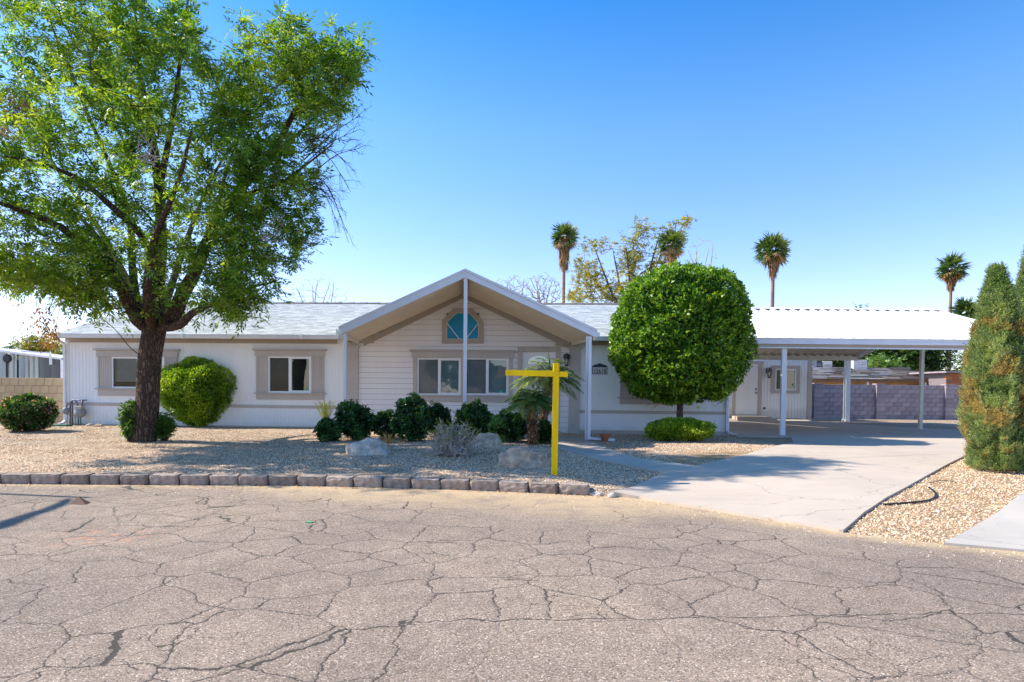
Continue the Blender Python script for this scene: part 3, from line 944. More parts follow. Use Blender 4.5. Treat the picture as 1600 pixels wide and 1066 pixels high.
# lap siding under the gable: every board a part
AP = H(725, 461.5)
GZ0, GZ1 = 0.37, AP[1]
uA = (uC0 + uC1) / 2
slope = (GZ1 - (ZT + 0.02)) / ((uC1 - uC0) / 2)
GWIN = PXR(698, 748.5, 489, 530.5)
GB = [(GWIN[0], GWIN[1], GWIN[2], GWIN[3])]
lap = H(725, 560)[1] - H(725, 568.4)[1]
z = 0.10
i = 0
shb = MB()
while z < GZ1 - 0.03:
    z1 = min(z + lap, GZ1)
    if z < ZT: a0, a1 = uC0, uC1
    else:
        hw = (GZ1 - z) / slope
        a0, a1 = max(uC0, uA - hw), min(uC1, uA + hw)
    for (p0, p1, q0, q1) in wall_rects(a0, a1, z, z1, [WIN3, WIN4, GB[0], DOOR]):
        t1 = (q1 - z) / lap; t0 = (q0 - z) / lap
        def half(zz): return (GZ1 - zz) / slope
        def lim(uu, zz):
            if zz <= ZT: return uu
            return min(max(uu, uA - half(zz)), uA + half(zz))
        b0, b1 = lim(p0, q1), lim(p1, q1)
        m_ = MB()
        vf = lambda t: -0.030 + 0.028 * t
        if q0 == z: q0 += .0055
        if z >= ZT and b1 - b0 > .05: shb.box(b0, b1, .032, .05, z, q1)
        m_.add([(p0, vf(t0), q0), (p1, vf(t0), q0), (b1, vf(t1), q1 - .001), (b0, vf(t1), q1 - .001), (p0, 0.03, q0), (p1, 0.03, q0), (b1, 0.03, q1 - .001), (b0, 0.03, q1 - .001)],
               [(0, 1, 2, 3), (4, 7, 6, 5), (0, 4, 5, 1), (3, 2, 6, 7), (0, 3, 7, 4), (1, 5, 6, 2)])
        m_.build('siding_board', M['bounce_white'], house)
    z += lap
    i += 1
for (a0, a1, q0, q1) in wall_rects(uC0, uC1, ZB, ZT, [WIN3, WIN4, DOOR]):
    pass
mb = MB()
for r in wall_rects(uC0, uC1, ZB, ZT, [WIN3, WIN4, DOOR]): mb.box(r[0], r[1], 0.031, 0.10, r[2], r[3])
mb.build('sheathing', M['brown'], house)
shb.build('sheathing', M['brown'], house)

# pilasters either side
for (a0, a1) in ((uP0, uC0), (uC1, uP1)):
    mb = MB().box(a0, a1, -0.075, 0.05, ZB, ZT - 0.02)
    mb.build('pilaster', M['trim'], house, bevel=0.006)
    MB().box(a0 - .03, a1 + .03, -0.105, 0.0, ZT - .17, ZT - .11).build('capital', M['trim'], house, bevel=0.005)
# belt boards
for (a0, a1, x0, y0, x1, y1) in ((uL + .02, uP0 - .002, 110, 628.0, 530, 635), (uP1 + .002, uR - .02, 907, 640.5, 1128, 643.5)):
    za, zb = H(x0, y0)[1], H(x1, y1)[1]
    za, zb = (za + zb) / 2 + (za - zb) * .3, (za + zb) / 2 - (za - zb) * .3
    MB().prism([(a0, -.022, za), (a1, -.022, zb), (a1, -.022, zb - .085), (a0, -.022, za - .085)], (0, .03, 0)).build('belt_board', M['trim'], house)
MB().box(uP1, uR, -.018, .02, ZB, g(4, 17.2) + .10).build('base_board', M['trim'], house)
MB().box(uL, uP0, -.012, .02, ZB, g(-9, 17.2) + .03).build('base_board', M['trim'], house)
for u in (uL, uR):
    MB().box(u - .02, u + .09 if u == uL else u + .02, -.02, .06, ZB, ZT).build('corner_board', M['white'], house)
# frieze under the soffit
for (a0, a1) in ((uL - .02, uC0 - .6), (uC1 + .6, uR + .02)):
    MB().box(a0, a1, -.02, .05, ZT - .06, ZT + .1).build('frieze_board', M['trimd'], house)

# windows --------------------------------------------------------------
def window(r, mats=('glass_dark', 'glass'), blinds=(1, 1), frame=0.045, sticker=None, room=True, par=None, vo=0.0):
    par = par or house
    u0, u1, z0, z1 = r
    W_ = u1 - u0
    mb = MB()
    f = frame
    mb.box(u0, u1, vo - .025, vo + .05, z0, z0 + f).box(u0, u1, vo - .025, vo + .05, z1 - f, z1)
    mb.box(u0, u0 + f, vo - .025, vo + .05, z0 + f, z1 - f).box(u1 - f, u1, vo - .025, vo + .05, z0 + f, z1 - f)
    um = (u0 + u1) / 2
    mb.box(um - f * .65, um + f * .65, vo - .028, vo + .05, z0 + f, z1 - f)
    # the sliding sash stands proud on the right
    g0, g1 = um + f * .65, u1 - f
    k = .022
    mb.box(g0, g0 + k, vo - .02, vo + .03, z0 + f, z1 - f).box(g1 - k, g1, vo - .02, vo + .03, z0 + f, z1 - f)
    mb.box(g0 + k, g1 - k, vo - .02, vo + .03, z0 + f, z0 + f + k).box(g0 + k, g1 - k, vo - .02, vo + .03, z1 - f - k, z1 - f)
    w = mb.build('window', M['vinyl'], par)
    for i_, (a0, a1) in enumerate(((u0 + f, um - f * .65), (g0 + k, g1 - k))):
        MB().add([(a0, vo + .012, z0 + f), (a1, vo + .012, z0 + f), (a1, vo + .012, z1 - f), (a0, vo + .012, z1 - f)], [(0, 1, 2, 3)]).build('pane', M[mats[i_]], w)
        if blinds[i_]:
            b = MB()
            zz = z1 - f - .03
            end = z0 + f + (z1 - z0) * (1 - blinds[i_])
            while zz > end:
                b.add([(a0 - .02, vo + .085, zz), (a1 + .02, vo + .085, zz), (a1 + .02, vo + .105, zz + .028), (a0 - .02, vo + .105, zz + .028)], [(0, 1, 2, 3)])
                b.add([(a0 - .02, vo + .088, zz - .002), (a1 + .02, vo + .088, zz - .002), (a1 + .02, vo + .108, zz + .026), (a0 - .02, vo + .108, zz + .026)], [(3, 2, 1, 0)])
                zz -= .034
            b.box(a0 - .01, a1 + .01, vo + .08, vo + .12, z1 - f - .02, z1 - f + .02)
            b.build('blind', M['blind'], w)
    mb = MB()
    a0, a1, c0, c1 = u0 - .05, u1 + .05, z0 - .05, z1 + .05
    d0, d1 = vo + .121, vo + .65
    mb.add([(a0, d0, c0), (a1, d0, c0), (a1, d0, c1), (a0, d0, c1), (a0, d1, c0), (a1, d1, c0), (a1, d1, c1), (a0, d1, c1)],
           [(4, 5, 6, 7), (0, 4, 7, 3), (1, 2, 6, 5), (0, 1, 5, 4), (3, 7, 6, 2)])
    mb.build('room_recess', M['room'], w)
    if sticker:
        su, sz = sticker
        mb = MB()
        n = 8
        mb.add([(su + .048 * math.cos(k * 2 * math.pi / n + .39), vo + .004, sz + .048 * math.sin(k * 2 * math.pi / n + .39)) for k in range(n)], [tuple(range(n))[::1]])
        mb.build('sticker', M['tealpatch'], w)
    return w
def casing(u0, u1, r, zh, zs, shut=True, par=None, crown=True):
    """head board, sill board and flat shutters round a window r"""
    par = par or house
    a0, a1, z0, z1 = r
    MB().box(u0 - .03, u1 + .03, -.06, .0, z1 + .001, zh - .05).build('head_board', M['trim'], par, bevel=.004)
    if crown: MB().box(u0 - .09, u1 + .09, -.105, .0, zh - .049, zh).build('crown_board', M['trim'], par, bevel=.006)
    MB().box(u0 - .06, u1 + .06, -.10, .0, z0 - .035, z0 - .001).build('sill', M['trim'], par, bevel=.006)
    MB().box(u0, u1, -.045, .0, zs, z0 - .036).build('apron_board', M['trim'], par, bevel=.004)
    for (b0, b1) in ((u0, a0), (a1, u1)):
        if b1 - b0 < .02: continue
        if shut:
            mb = MB()
            mb.box(b0, b0 + .045, -.045, .0, z0, z1).box(b1 - .045, b1, -.045, .0, z0, z1)
            mb.build('shutter_frame', M['trim'], par)
            k = b0 + .046
            while k < b1 - .05:
                MB().box(k, min(k + .056, b1 - .046), -.032, .0, z0, z1).build('shutter_board', M['trim'], par)
                k += .061
        else:
            MB().box(b0, b1, -.045, .0, z0, z1).build('side_casing', M['trim'], par, bevel=.004)

def zy(px_, py_): return H(px_, py_)[1]
window(WIN1, blinds=(0.86, 0.9), sticker=(H(254, 600)[0] - .12, WIN1[2] + .12))
casing(H(154, 580)[0], H(283, 580)[0] - .1, WIN1, zy(216, 545.5), zy(216, 619))
window(WIN2, blinds=(0, 0), sticker=(H(479.3, 609)[0], H(479.3, 609)[1]))
casing(H(401, 580)[0], H(506.5, 580)[0], WIN2, zy(454, 545.5), zy(454, 624.5))
window(WIN3, blinds=(1, 1)); window(WIN4, blinds=(1, 1), sticker=(H(783, 612.5)[0], H(783, 612.5)[1]))
c0, c1 = H(646, 590)[0], H(801, 590)[0]
zh = zy(724, 547)
MB().box(c0 - .03, c1 + .03, -.085, -.023, WIN3[3] + .001, zh - .05).build('head_board', M['trim'], house, bevel=.004)
MB().box(c0 - .09, c1 + .09, -.13, -.023, zh - .049, zh).build('crown_board', M['trim'], house, bevel=.006)
MB().box(c0 - .06, c1 + .06, -.12, -.023, WIN3[2] - .035, WIN3[2] - .001).build('sill', M['trim'], house, bevel=.006)
MB().box(c0, c1, -.075, -.023, zy(724, 628), WIN3[2] - .036).build('apron_board', M['trim'], house, bevel=.004)
for (b0, b1) in ((c0, WIN3[0]), (WIN3[1], WIN4[0]), (WIN4[1], c1)):
    MB().box(b0, b1, -.07, .03, WIN3[2], WIN3[3]).build('side_casing', M['trim'], house, bevel=.004)
window(WIN5, blinds=(1, 1))
casing(H(968.5, 600)[0], H(1079, 600)[0], WIN5, zy(1024, 550), zy(1024, 632))

# gable window: square foot, cut shoulders
def gpoly(pts, v): return [(H(x, y)[0], v, H(x, y)[1]) for x, y in pts]
outer = [(691.3, 537), (756, 537), (756, 503.5), (738.5, 482.3), (709, 482.3), (691.3, 502)]
inner = [(698, 530.5), (748.5, 530.5), (748.5, 504.5), (733.5, 489), (714, 489), (698, 503.5)]
mb = MB()
for i in range(6):
    j = (i + 1) % 6
    a = gpoly([outer[i], outer[j], inner[j], inner[i]], -.075)
    mb.prism(a, (0, .05, 0))
gw = mb.build('gable_window', M['trimd'], house)
mb = MB()
for i in range(6):
    j = (i + 1) % 6
    cc = Vector(gpoly([(723.5, 512)], 0)[0])
    a = gpoly([inner[i], inner[j]], -.06)
    b_ = [tuple(Vector(q).lerp(Vector((cc.x, q[1], cc.z)), 0.045)) for q in a]
    mb.prism([a[0], a[1], b_[1], b_[0]], (0, .03, 0))
mb.build('frame', M['straw'] if False else simple('warm_vinyl', (0.72, 0.58, 0.42), .5), gw)
MB().prism(gpoly(inner, -.036), (0, .01, 0)).build('pane', M['teal'], gw)
mb = MB()
q = [Vector(gpoly([p_], -.045)[0]) for p_ in ((698.5, 505), (718, 530), (748, 505), (728.5, 530))]
mb.bar(q[0], q[1], .018, .018, (0, 1, 0)).bar(q[2], q[3], .018, .018, (0, 1, 0))
mb.build('muntin', M['vinyl'], gw)
# gable rake boards against the wall
for sgn, ptsT in ((-1, [(569, 531.5), (725, 457)]), (1, [(888, 535), (725, 457)])):
    a_ = Vector((H(*ptsT[0])[0], -.06, H(*ptsT[0])[1])); b_ = Vector((uA, -.06, H(725, 456.5)[1]))
    MB().prism([a_, b_, b_ - Vector((0, 0, .17)), a_ - Vector((0, 0, .17))] if sgn < 0 else [a_ - Vector((0, 0, .17)), b_ - Vector((0, 0, .17)), b_, a_], (0, .035, 0)).build('rake_board', M['trimd'], house)
for (x0, x1, y0, y1) in ((560, 584, 527, 536.5), (868, 890, 531, 540.5)):
    r = PXR(x0, x1, y0, y1)
    MB().box(r[0], r[1], -.095, -.023, r[2], r[3]).build('rake_return', M['trimd'], house)

# front door
dr_ = MB().box(DOOR[0], DOOR[1], .02, .065, DOOR[2], DOOR[3]).build('front_door', M['vinyl'], house, bevel=.004)
cu, cz = (DOOR[0] + DOOR[1]) / 2, H(841, 569)[1]
fan = [(cu - .29, cz), (cu + .29, cz)] + [(cu + .29 * math.cos(a_), cz + .05 + .17 * math.sin(a_)) for a_ in np.linspace(0, math.pi, 11)]
MB().prism([(a_, .004, b_) for a_, b_ in fan], (0, .012, 0)).build('fanlight', M['tealglass'] if 'tealglass' in M else m_glass('fanlight_glass', (0.2, 0.35, 0.4), 0.2, 0.9), dr_)
for (pu, pz) in ((-.20, .55), (.20, .55), (-.20, 1.15), (.20, 1.15)):
    m_ = MB()
    a0, a1, b0, b1 = cu + pu - .13, cu + pu + .13, DOOR[2] + pz - .25, DOOR[2] + pz + .25
    for bx in ((a0, a1, b0, b0 + .02), (a0, a1, b1 - .02, b1), (a0, a0 + .02, b0 + .02, b1 - .02), (a1 - .02, a1, b0 + .02, b1 - .02)): m_.box(bx[0], bx[1], .010, .02, bx[2], bx[3])
    m_.build('panel_moulding', M['vinyl'], dr_)
MB().lathe([(.03, 0), (.035, .02), (.02, .05)], 10).build('knob', M['black'], dr_, loc=(DOOR[1] - .07, 0, DOOR[2] + .95)).rotation_euler = (R(90), 0, 0)
MB().box(DOOR[0] - .02, DOOR[1] + .02, -.06, .08, DOOR[2] - .04, DOOR[2] - .001).build('threshold', M['ochre'], house)
mb = MB()
a0, a1 = DOOR[0], DOOR[1]
mb.box(a0 - .11, a0, -.07, .03, DOOR[2] - .04, DOOR[3] + .001).box(a1, a1 + .11, -.07, .03, DOOR[2] - .04, DOOR[3] + .001).box(a0 - .11, a1 + .11, -.075, .03, DOOR[3] + .002, DOOR[3] + .125)
mb.build('door_casing', M['trim'], house, bevel=.004)
st = HW(cu, -.30)
o = MB().box(DOOR[0] - .15, DOOR[1] + .15, -.7, -.08, g(*st.xy) - .05, DOOR[2] - .10).build('step', M['walk'], house, bevel=.01)

# wall lanterns
def lantern(parent, u, v, z, s=1.0):
    r_ = MB().box(u - .05 * s, u + .05 * s, v - .012, v, z - .02 * s, z + .12 * s).box(u - .012, u + .012, v - .1, v - .012, z + .07 * s, z + .09 * s)
    r_.lathe([(.07 * s, 0), (.075 * s, .01 * s), (.075 * s, .085 * s), (.02 * s, .12 * s)], 14, (u, v - .12 * s, z + .02 * s))
    r_.lathe([(.045 * s, 0), (.045 * s, .012 * s)], 12, (u, v - .12 * s, z - .165 * s))
    for k in range(4):
        a_ = math.pi / 4 + k * math.pi / 2
        cx, cy = u + .065 * s * math.cos(a_), v - .12 * s + .065 * s * math.sin(a_)
        r_.tube([(cx, cy, z + .02 * s), (u + .045 * s * math.cos(a_), v - .12 * s + .045 * s * math.sin(a_), z - .16 * s)], .005, 5)
    L_ = r_.build('wall_lantern', M['black'], parent)
    MB().lathe([(.036 * s, -.15 * s), (.055 * s, 0), (.055 * s, .02 * s)], 14, (u, v - .12 * s, z)).build('lantern_glass', M['glass_clear'], L_, smooth=True)
    MB().lathe([(.012 * s, -.02 * s), (.025 * s, -.05 * s), (.028 * s, -.08 * s), (.01 * s, -.11 * s)], 10, (u, v - .12 * s, z + .02)).build('bulb', M['bulb'], L_, smooth=True)
    return L_
lu, lz = H(885, 562)
lantern(house, lu, -.022, lz, 1.15)

# ------------------------------------------------------------------ roof of shingles
def m_sh():
    m = NT('roof_shingle')
    c = m.ramp(m.attr('tone'), [(0, (0.60, 0.60, 0.56)), (1, (0.76, 0.76, 0.71))])
    c = m.mix(1.0, c, m.ramp(m.noise(m.tc(), 70, 3), [(0.3, 0.86), (0.7, 1.1)]), 'MULTIPLY')
    m.col(c); m.rough(0.9); m.p.inputs['Specular IOR Level'].default_value = .15
    m.bump(m.noise(m.tc(), 140, 3), .3, .003)
    return m.m
M['shingle'] = m_sh()
def shingle_slope(name, u0, u1, p0, p1, parent, mat_, tab=.24, exp=.14, clip=None, th=.012):
    """p0 eave (v,z), p1 ridge (v,z)"""
    L = math.hypot(p1[0] - p0[0], p1[1] - p0[1])
    dv, dz = (p1[0] - p0[0]) / L, (p1[1] - p0[1]) / L
    sg = 1 if dv > 0 else -1
    nv, nz = -dz * sg, dv * sg
    rows = int(L / exp)
    Vv, Ff, T = [], [], []
    n = 0
    for r in range(rows + 1):
        s0 = r * exp
        s1 = min(s0 + exp * 1.03, L)
        u = u0 - rng.uniform(0, tab)
        while u < u1:
            w = tab * rng.uniform(.85, 1.15)
            a, b = max(u, u0), min(u + w - .004, u1)
            u += w
            if b - a < .02: continue
            cm = (a + b) / 2
            if clip and clip(cm, p0[0] + dv * s0): continue
            t = th * rng.uniform(.6, 1.5)
            sj = s0 - rng.uniform(0, .012)
            def P_(uu, s, h): return (uu, p0[0] + dv * s + nv * h, p0[1] + dz * s + nz * h)
            Vv += [P_(a, sj, t), P_(b, sj, t), P_(b, s1, .001), P_(a, s1, .001), P_(a, sj, -.002), P_(b, sj, -.002)]
            q = [(n, n + 1, n + 2, n + 3), (n + 4, n + 5, n + 1, n)]
            if sg < 0: q = [x[::-1] for x in q]
            Ff += q
            tt = rng.uniform(0, 1)
            T += [tt, tt]
            n += 6
    o = link(name, np_mesh(name, np.array(Vv), np.array(Ff), mat_, np.array(T)), parent)
    o['kind'] = 'stuff'
    return o
e0, e1 = H(85, 523, -.36)[0], uR + .08
ZV = ZE + (ZR - ZE) * .36 / (RV + .38)
MB().prism([(e0, .10, ZV + .01), (e0, RV, ZR - .02), (e0, DEP + .36, ZE - .02), (e0, DEP + .36, ZE - .10), (e0, RV, ZR - .12), (e0, .10, ZV - .07)], (e1 - e0, 0, 0)).build('roof_deck', M['trimd'], house)
cA, cB = uC0 - .20, uC1 + .20
for (a0, a1) in ((e0, cA), (cB, e1)):
    MB().prism([(a0, -.36, ZE - .02), (a0, .099, ZV + .005), (a0, .099, ZV - .075), (a0, -.36, ZE - .10)], (a1 - a0, 0, 0)).build('roof_deck', M['trimd'], house)
shingle_slope('shingles', e0, e1, (-.38, ZE), (RV, ZR), house, M['shingle'], clip=lambda u, v: v < .05 and cA - .1 < u < cB + .1)
shingle_slope('shingles', e0, e1, (DEP + .38, ZE), (RV, ZR), house, M['shingle'])
rc_ = MB().prism([(0, -.13, -.045), (0, 0, .012), (0, .13, -.045), (0, .13, -.055), (0, 0, -.003), (0, -.13, -.055)], (.47, 0, .012)).mesh('ridge_cap', M['ridge'])
u = e0
while u < e1 - .2:
    link('ridge_cap', rc_, house, (u, RV, ZR + .018 + random.uniform(-.003, .006)), (0, random.uniform(-.006, .006), 0))
    u += .44
# soffit
for (a0, a1) in ((e0 + .02, cA), (cB, e1 - .02)):
    MB().box(a0, a1, -.34, -.021, ZT + .10, ZT + .115).build('soffit', M['trim'], house)
    MB().box(a0, a1, -.365, -.34, ZT + .03, ZE - .03).build('fascia', M['trim'], house)
# dormer roof over the gable wall
za = H(725, 456.5)[1] + .02
for sgn in (-1, 1):
    ue = uA + sgn * ((uC1 - uC0) / 2 + .35)
    ze = za - slope * abs(ue - uA)
    MB().prism([(uA, -.10, za + .06), (ue, -.10, ze + .06), (ue, -.10, ze), (uA, -.10, za)] if sgn > 0 else [(uA, -.10, za), (ue, -.10, ze), (ue, -.10, ze + .06), (uA, -.10, za + .06)], (0, 3.2, 0)).build('dormer_roof', M['trim'], house)
# gutters with a rolled lip
def gutter(name, u0, u1, v, z, parent, m, h=.11, w=.11):
    pr = [(v, z), (v - w * .15, z), (v - w, z - h * .05), (v - w * 1.02, z - h * .28), (v - w * .82, z - h * .42), (v - w * .75, z - h), (v, z - h)]
    o = MB().prism([(u0, a, b) for a, b in pr], (u1 - u0, 0, 0)).build(name, m, parent)
    return o
gp0 = HL(at(541, 519, 15.0))
gt = gutter('gutter', e0, uC0 - .45, -.367, ZE - .005, house, M['alu'])
gutter('gutter', uC1 + .45, uR + .05, -.367, ZE - .005, house, M['alu'])
for xx in (481, 300):
    uu = H(xx, 525)[0]
    MB().box(uu - .02, uu + .02, -.50, -.37, ZE - .12, ZE + .012).build('gutter_joint', M['vinyl'], house)
# downspouts: left corner and right corner
def spout(u, v, z0, z1, parent, w=.07, kick=(0, -.25), top=None):
    pts = []
    if top: pts += top
    pts += [(u, v, z1), (u, v, z0 + .12), (u + kick[0] * .4, v + kick[1] * .4, z0 + .05), (u + kick[0], v + kick[1], z0 + .03)]
    mb = MB()
    for a_, b_ in zip(pts[:-1], pts[1:]):
        mb.bar(a_, b_, w, w * .75, (0, 1, 0.01) if abs(a_[2] - b_[2]) > .2 else (0, 0, 1))
    return mb.build('downspout', M['alu'], parent, bevel=.008)
spout(uL - .01, -.055, g(-12, 17.9), ZT - .1, house, top=[(uL - .01, -.30, ZE - .10), (uL - .01, -.28, ZE - .17)])
spout(uR - .05, -.055, g(6, 17.1), ZT - .1, house, kick=(.22, -.12), top=[(uR - .05, -.30, ZE - .10), (uR - .05, -.28, ZE - .17)])
# house number plaque: a thing hung on the wall
n0, n1 = H(925, 584.6), H(949, 573.5)
pl = thing('house_number_plaque', HW((n0[0] + n1[0]) / 2, -.002, n0[1]), 'dark blue peaked plaque with the house number 15618 on white', 'plaque', rz=-TH)
w_, h_ = (n1[0] - n0[0]) / 2, n1[1] - n0[1]
MB().prism([(-w_, -.012, -.005), (w_, -.012, -.005), (w_, -.012, h_ + .01), (w_ * .8, -.012, h_ + .045), (0, -.012, h_ + .10), (-w_ * .8, -.012, h_ + .045), (-w_, -.012, h_ + .01)], (0, .012, 0)).build('backplate', M['navy'], pl)
MB().box(-w_ + .018, w_ - .018, -.016, -.012, .014, h_ - .012).build('number_plate', M['plate'], pl)
def text_obj(txt, size, m, parent, loc, ext=.002):
    cu_ = bpy.data.curves.new('t', 'FONT')
    cu_.body = txt; cu_.size = size; cu_.align_x = 'CENTER'; cu_.extrude = ext
    cu_.space_character = 1.12; cu_.offset = .0025
    ob = bpy.data.objects.new('t', cu_); COL.objects.link(ob)
    me_ = bpy.data.meshes.new_from_object(ob.evaluated_get(bpy.context.evaluated_depsgraph_get()))
    bpy.data.objects.remove(ob); bpy.data.curves.remove(cu_)
    me_.materials.clear(); me_.materials.append(m)
    return link('lettering', me_, parent, loc, (R(90), 0, 0))
text_obj('15618', (h_ - .03) * 1.05, M['black'], pl, (0, -.018, .026)).scale = (.70, 1, 1)

# gas meter against the wall near the left corner
mu, mz = H(132, 648)
gz = g(-11.5, 17.7)
p_ = HW(H(116, 640)[0], -.18, gz)
gm = thing('gas_meter', (p_.x, p_.y, gz), 'grey gas meter with round regulator and bent pipes beside the corner downspout', 'gas meter', rz=-TH)
MB().lathe([(.04, -.09), (.135, -.07), (.15, 0), (.135, .07), (.04, .09)], 22).build('meter_body', M['meter'], gm, smooth=True, loc=(.30, 0, .36)).rotation_euler = (R(90), 0, 0)
MB().box(.20, .40, -.09, .06, .44, .54).build('meter_head', simple('tan_meter', (.42, .40, .34), .6), gm, bevel=.02)
MB().lathe([(.02, -.06), (.09, -.045), (.10, 0), (.09, .045), (.02, .06)], 18).build('regulator', M['meter'], gm, smooth=True, loc=(-.10, 0, .40)).rotation_euler = (R(90), 0, R(20))
pm = simple('meter_pipe', (.16, .15, .17), .5)
MB().tube([(.02, 0, -.05), (.02, 0, .55), (.05, 0, .66), (.10, 0, .70), (.17, 0, .69), (.22, 0, .62), (.24, 0, .52)], .022, 8).build('pipe', pm, gm, smooth=True)
MB().tube([(.06, .03, -.05), (.06, .03, .70), (.48, .03, .70)], .019, 8).build('pipe', pm, gm, smooth=True)
MB().tube([(-.10, 0, .48), (-.06, 0, .60), (.0, 0, .64), (.02, 0, .58)], .018, 8).build('pipe', pm, gm, smooth=True)
MB().tube([(.36, 0, .52), (.37, 0, .70)], .024, 8).tube([(.02, 0, .40), (-.10, 0, .40)], .02, 8).build('pipe', pm, gm, smooth=True)
MB().tube([(.25, 0, .25), (.25, 0, -.05)], .014, 8).tube([(.32, 0, .24), (.32, 0, -.05)], .014, 8).build('pipe', M['green'], gm, smooth=True)
MB().tube([(-.10, .03, .30), (-.10, .03, -.05)], .014, 8).tube([(.14, .03, .26), (.14, .03, -.05)], .014, 8).tube([(-.1, .03, .30), (.14, .03, .26)], .014, 8).build('bracket', M['galv'], gm, smooth=True)
p_ = gp(90, 666)
tag(MB().prism([(-.38, -.09, 0), (.3, -.11, 0), (.36, .08, 0), (-.3, .10, 0)], (0, 0, .05)).build('valve_box_lid', M['green'], None, bevel=.01, loc=(p_.x, p_.y, p_.z)), 'flat green valve box lid on the gravel left of the gas meter', 'valve box')

# ------------------------------------------------------------------ porch canopy: gabled aluminium cover on three posts
YF = 15.0
FL, FR, FA = at(540.5, 519.5, YF), at(922, 523.5, YF), at(727, 432, YF)
BL, BR, BA = HW(H(567, 531.5)[0], -.10, H(567, 531.5)[1]), HW(H(887.5, 534.5)[0], -.10, H(887.5, 534.5)[1]), HW(H(725, 458)[0], -.10, H(725, 458)[1])
base = Vector((FA.x, YF, g(FA.x, YF)))
can = thing('porch_canopy', base, 'gabled white aluminium porch canopy over the front entrance', 'canopy')
q = lambda p: Vector(p) - base
def skewed(parent, fe, fr_, be, br_, n, mat_, name, th=.045, gap=.008):
    """panels running eave to ridge, side by side from front to back"""
    for i in range(n):
        t0, t1 = i / n, (i + 1) / n
        L_ = (be - fe).length
        t1 -= gap / L_
        a, b = fe.lerp(be, t0), fe.lerp(be, t1)
        c, d = fr_.lerp(br_, t1), fr_.lerp(br_, t0)
        nrm = (b - a).cross(d - a).normalized()
        if nrm.z < 0: nrm = -nrm
        m_ = MB()
        vs = [a, b, c, d]
        m_.prism([q(x_) for x_ in vs], nrm * th)
        o = m_.build(name, mat_, parent); m_ = MB()
        # upstanding rib on the seam
        r0, r1 = fe.lerp(be, t1), fr_.lerp(br_, t1)
        rr = (be - fe).normalized() * .005
        m_.prism([q(r0 - rr - nrm * .02), q(r0 + rr - nrm * .02), q(r1 + rr - nrm * .02), q(r1 - rr - nrm * .02)], nrm * (.02 - .001))
        m_.build('seam', mat_, parent)
rb_ = .16
ovF = Vector((0, -.0, 0))
EL, ER = FL + Vector((-.10, 0, -.02)), FR + Vector((.10, 0, -.02))
skewed(can, EL, FA, BL + (EL - FL), BA, 15, M['pan'], 'roof_panel')
skewed(can, ER, FA, BR + (ER - FR), BA, 15, M['pan'], 'roof_panel')
# white outer skin above the pans
for (e, b_) in ((EL, BL + (EL - FL)), (ER, BR + (ER - FR))):
    up = Vector((0, 0, .075))
    vs = [q(e + up), q(b_ + up), q(BA + up), q(FA + up)]
    nrm = (vs[1] - vs[0]).cross(vs[3] - vs[0]).normalized()
    MB().prism(vs, (0, 0, .03)).build('roof_skin', M['roofpan'], can)
# rake fascia: three stepped bands
def fascia(p0, p1, nm='fascia'):
    y = Vector((0, -1, 0))
    for (z0_, z1_, o_) in ((-.03, .035, .040), (.036, .115, .022), (.116, .175, .052)):
        a, b = q(p0), q(p1)
        MB().prism([a + y * o_ + Vector((0, 0, z0_)), b + y * o_ + Vector((0, 0, z0_)), b + y * o_ + Vector((0, 0, z1_)), a + y * o_ + Vector((0, 0, z1_))], (0, o_ + .03, 0)).build(nm, M['alu'], can)
cl, cr = Vector((EL.x - .06, EL.y, EL.z - .02)), Vector((ER.x + .06, ER.y, ER.z - .02))
fascia(cl, FA); fascia(FA, cr)
# eave beams with gutters, ridge beam
for (f_, b_, s_) in ((EL, BL + (EL - FL), -1), (ER, BR + (ER - FR), 1)):
    MB().bar(q(f_ + Vector((0, 0, -.045))), q(b_ + Vector((0, 0, -.045))), .05, .09).build('eave_beam', M['pan'], can)
    MB().bar(q(f_ + Vector((s_ * .08, 0, .03))), q(b_ + Vector((s_ * .08, 0, .03))), .10, .11).build('gutter', M['alu'], can)
MB().bar(q(FA + Vector((0, .02, -.07))), q(BA + Vector((0, 0, -.07))), .11, .10).build('ridge_beam', M['trimd'], can)
for (px_, yb, top, w_) in ((538.8, 690, FL, .075), (727, 690, FA, .085), (917.6, 690, FR, .06)):
    t_ = at(px_, 530, YF + .02)
    X_, Y_ = t_.x, YF + .03
    MB().box(X_ - w_ / 2 - base.x, X_ + w_ / 2 - base.x, .0, w_, g(X_, Y_) - .05 - base.z, top.z - .03 - base.z).build('post', M['alu'], can, bevel=.006)
t_ = at(921.8, 530, YF - .02)
X_ = t_.x - base.x
gz = g(t_.x, YF) - base.z
mb = MB().bar((X_, -.03, ER.z - base.z - .02), (X_, -.03, gz + .06), .075, .065, (0, 1, 0)).bar((X_ - .03, -.03, gz + .07), (X_ + .60, -.10, gz + .035), .085, .065)
mb.build('downspout', M['alu'], can, bevel=.008)
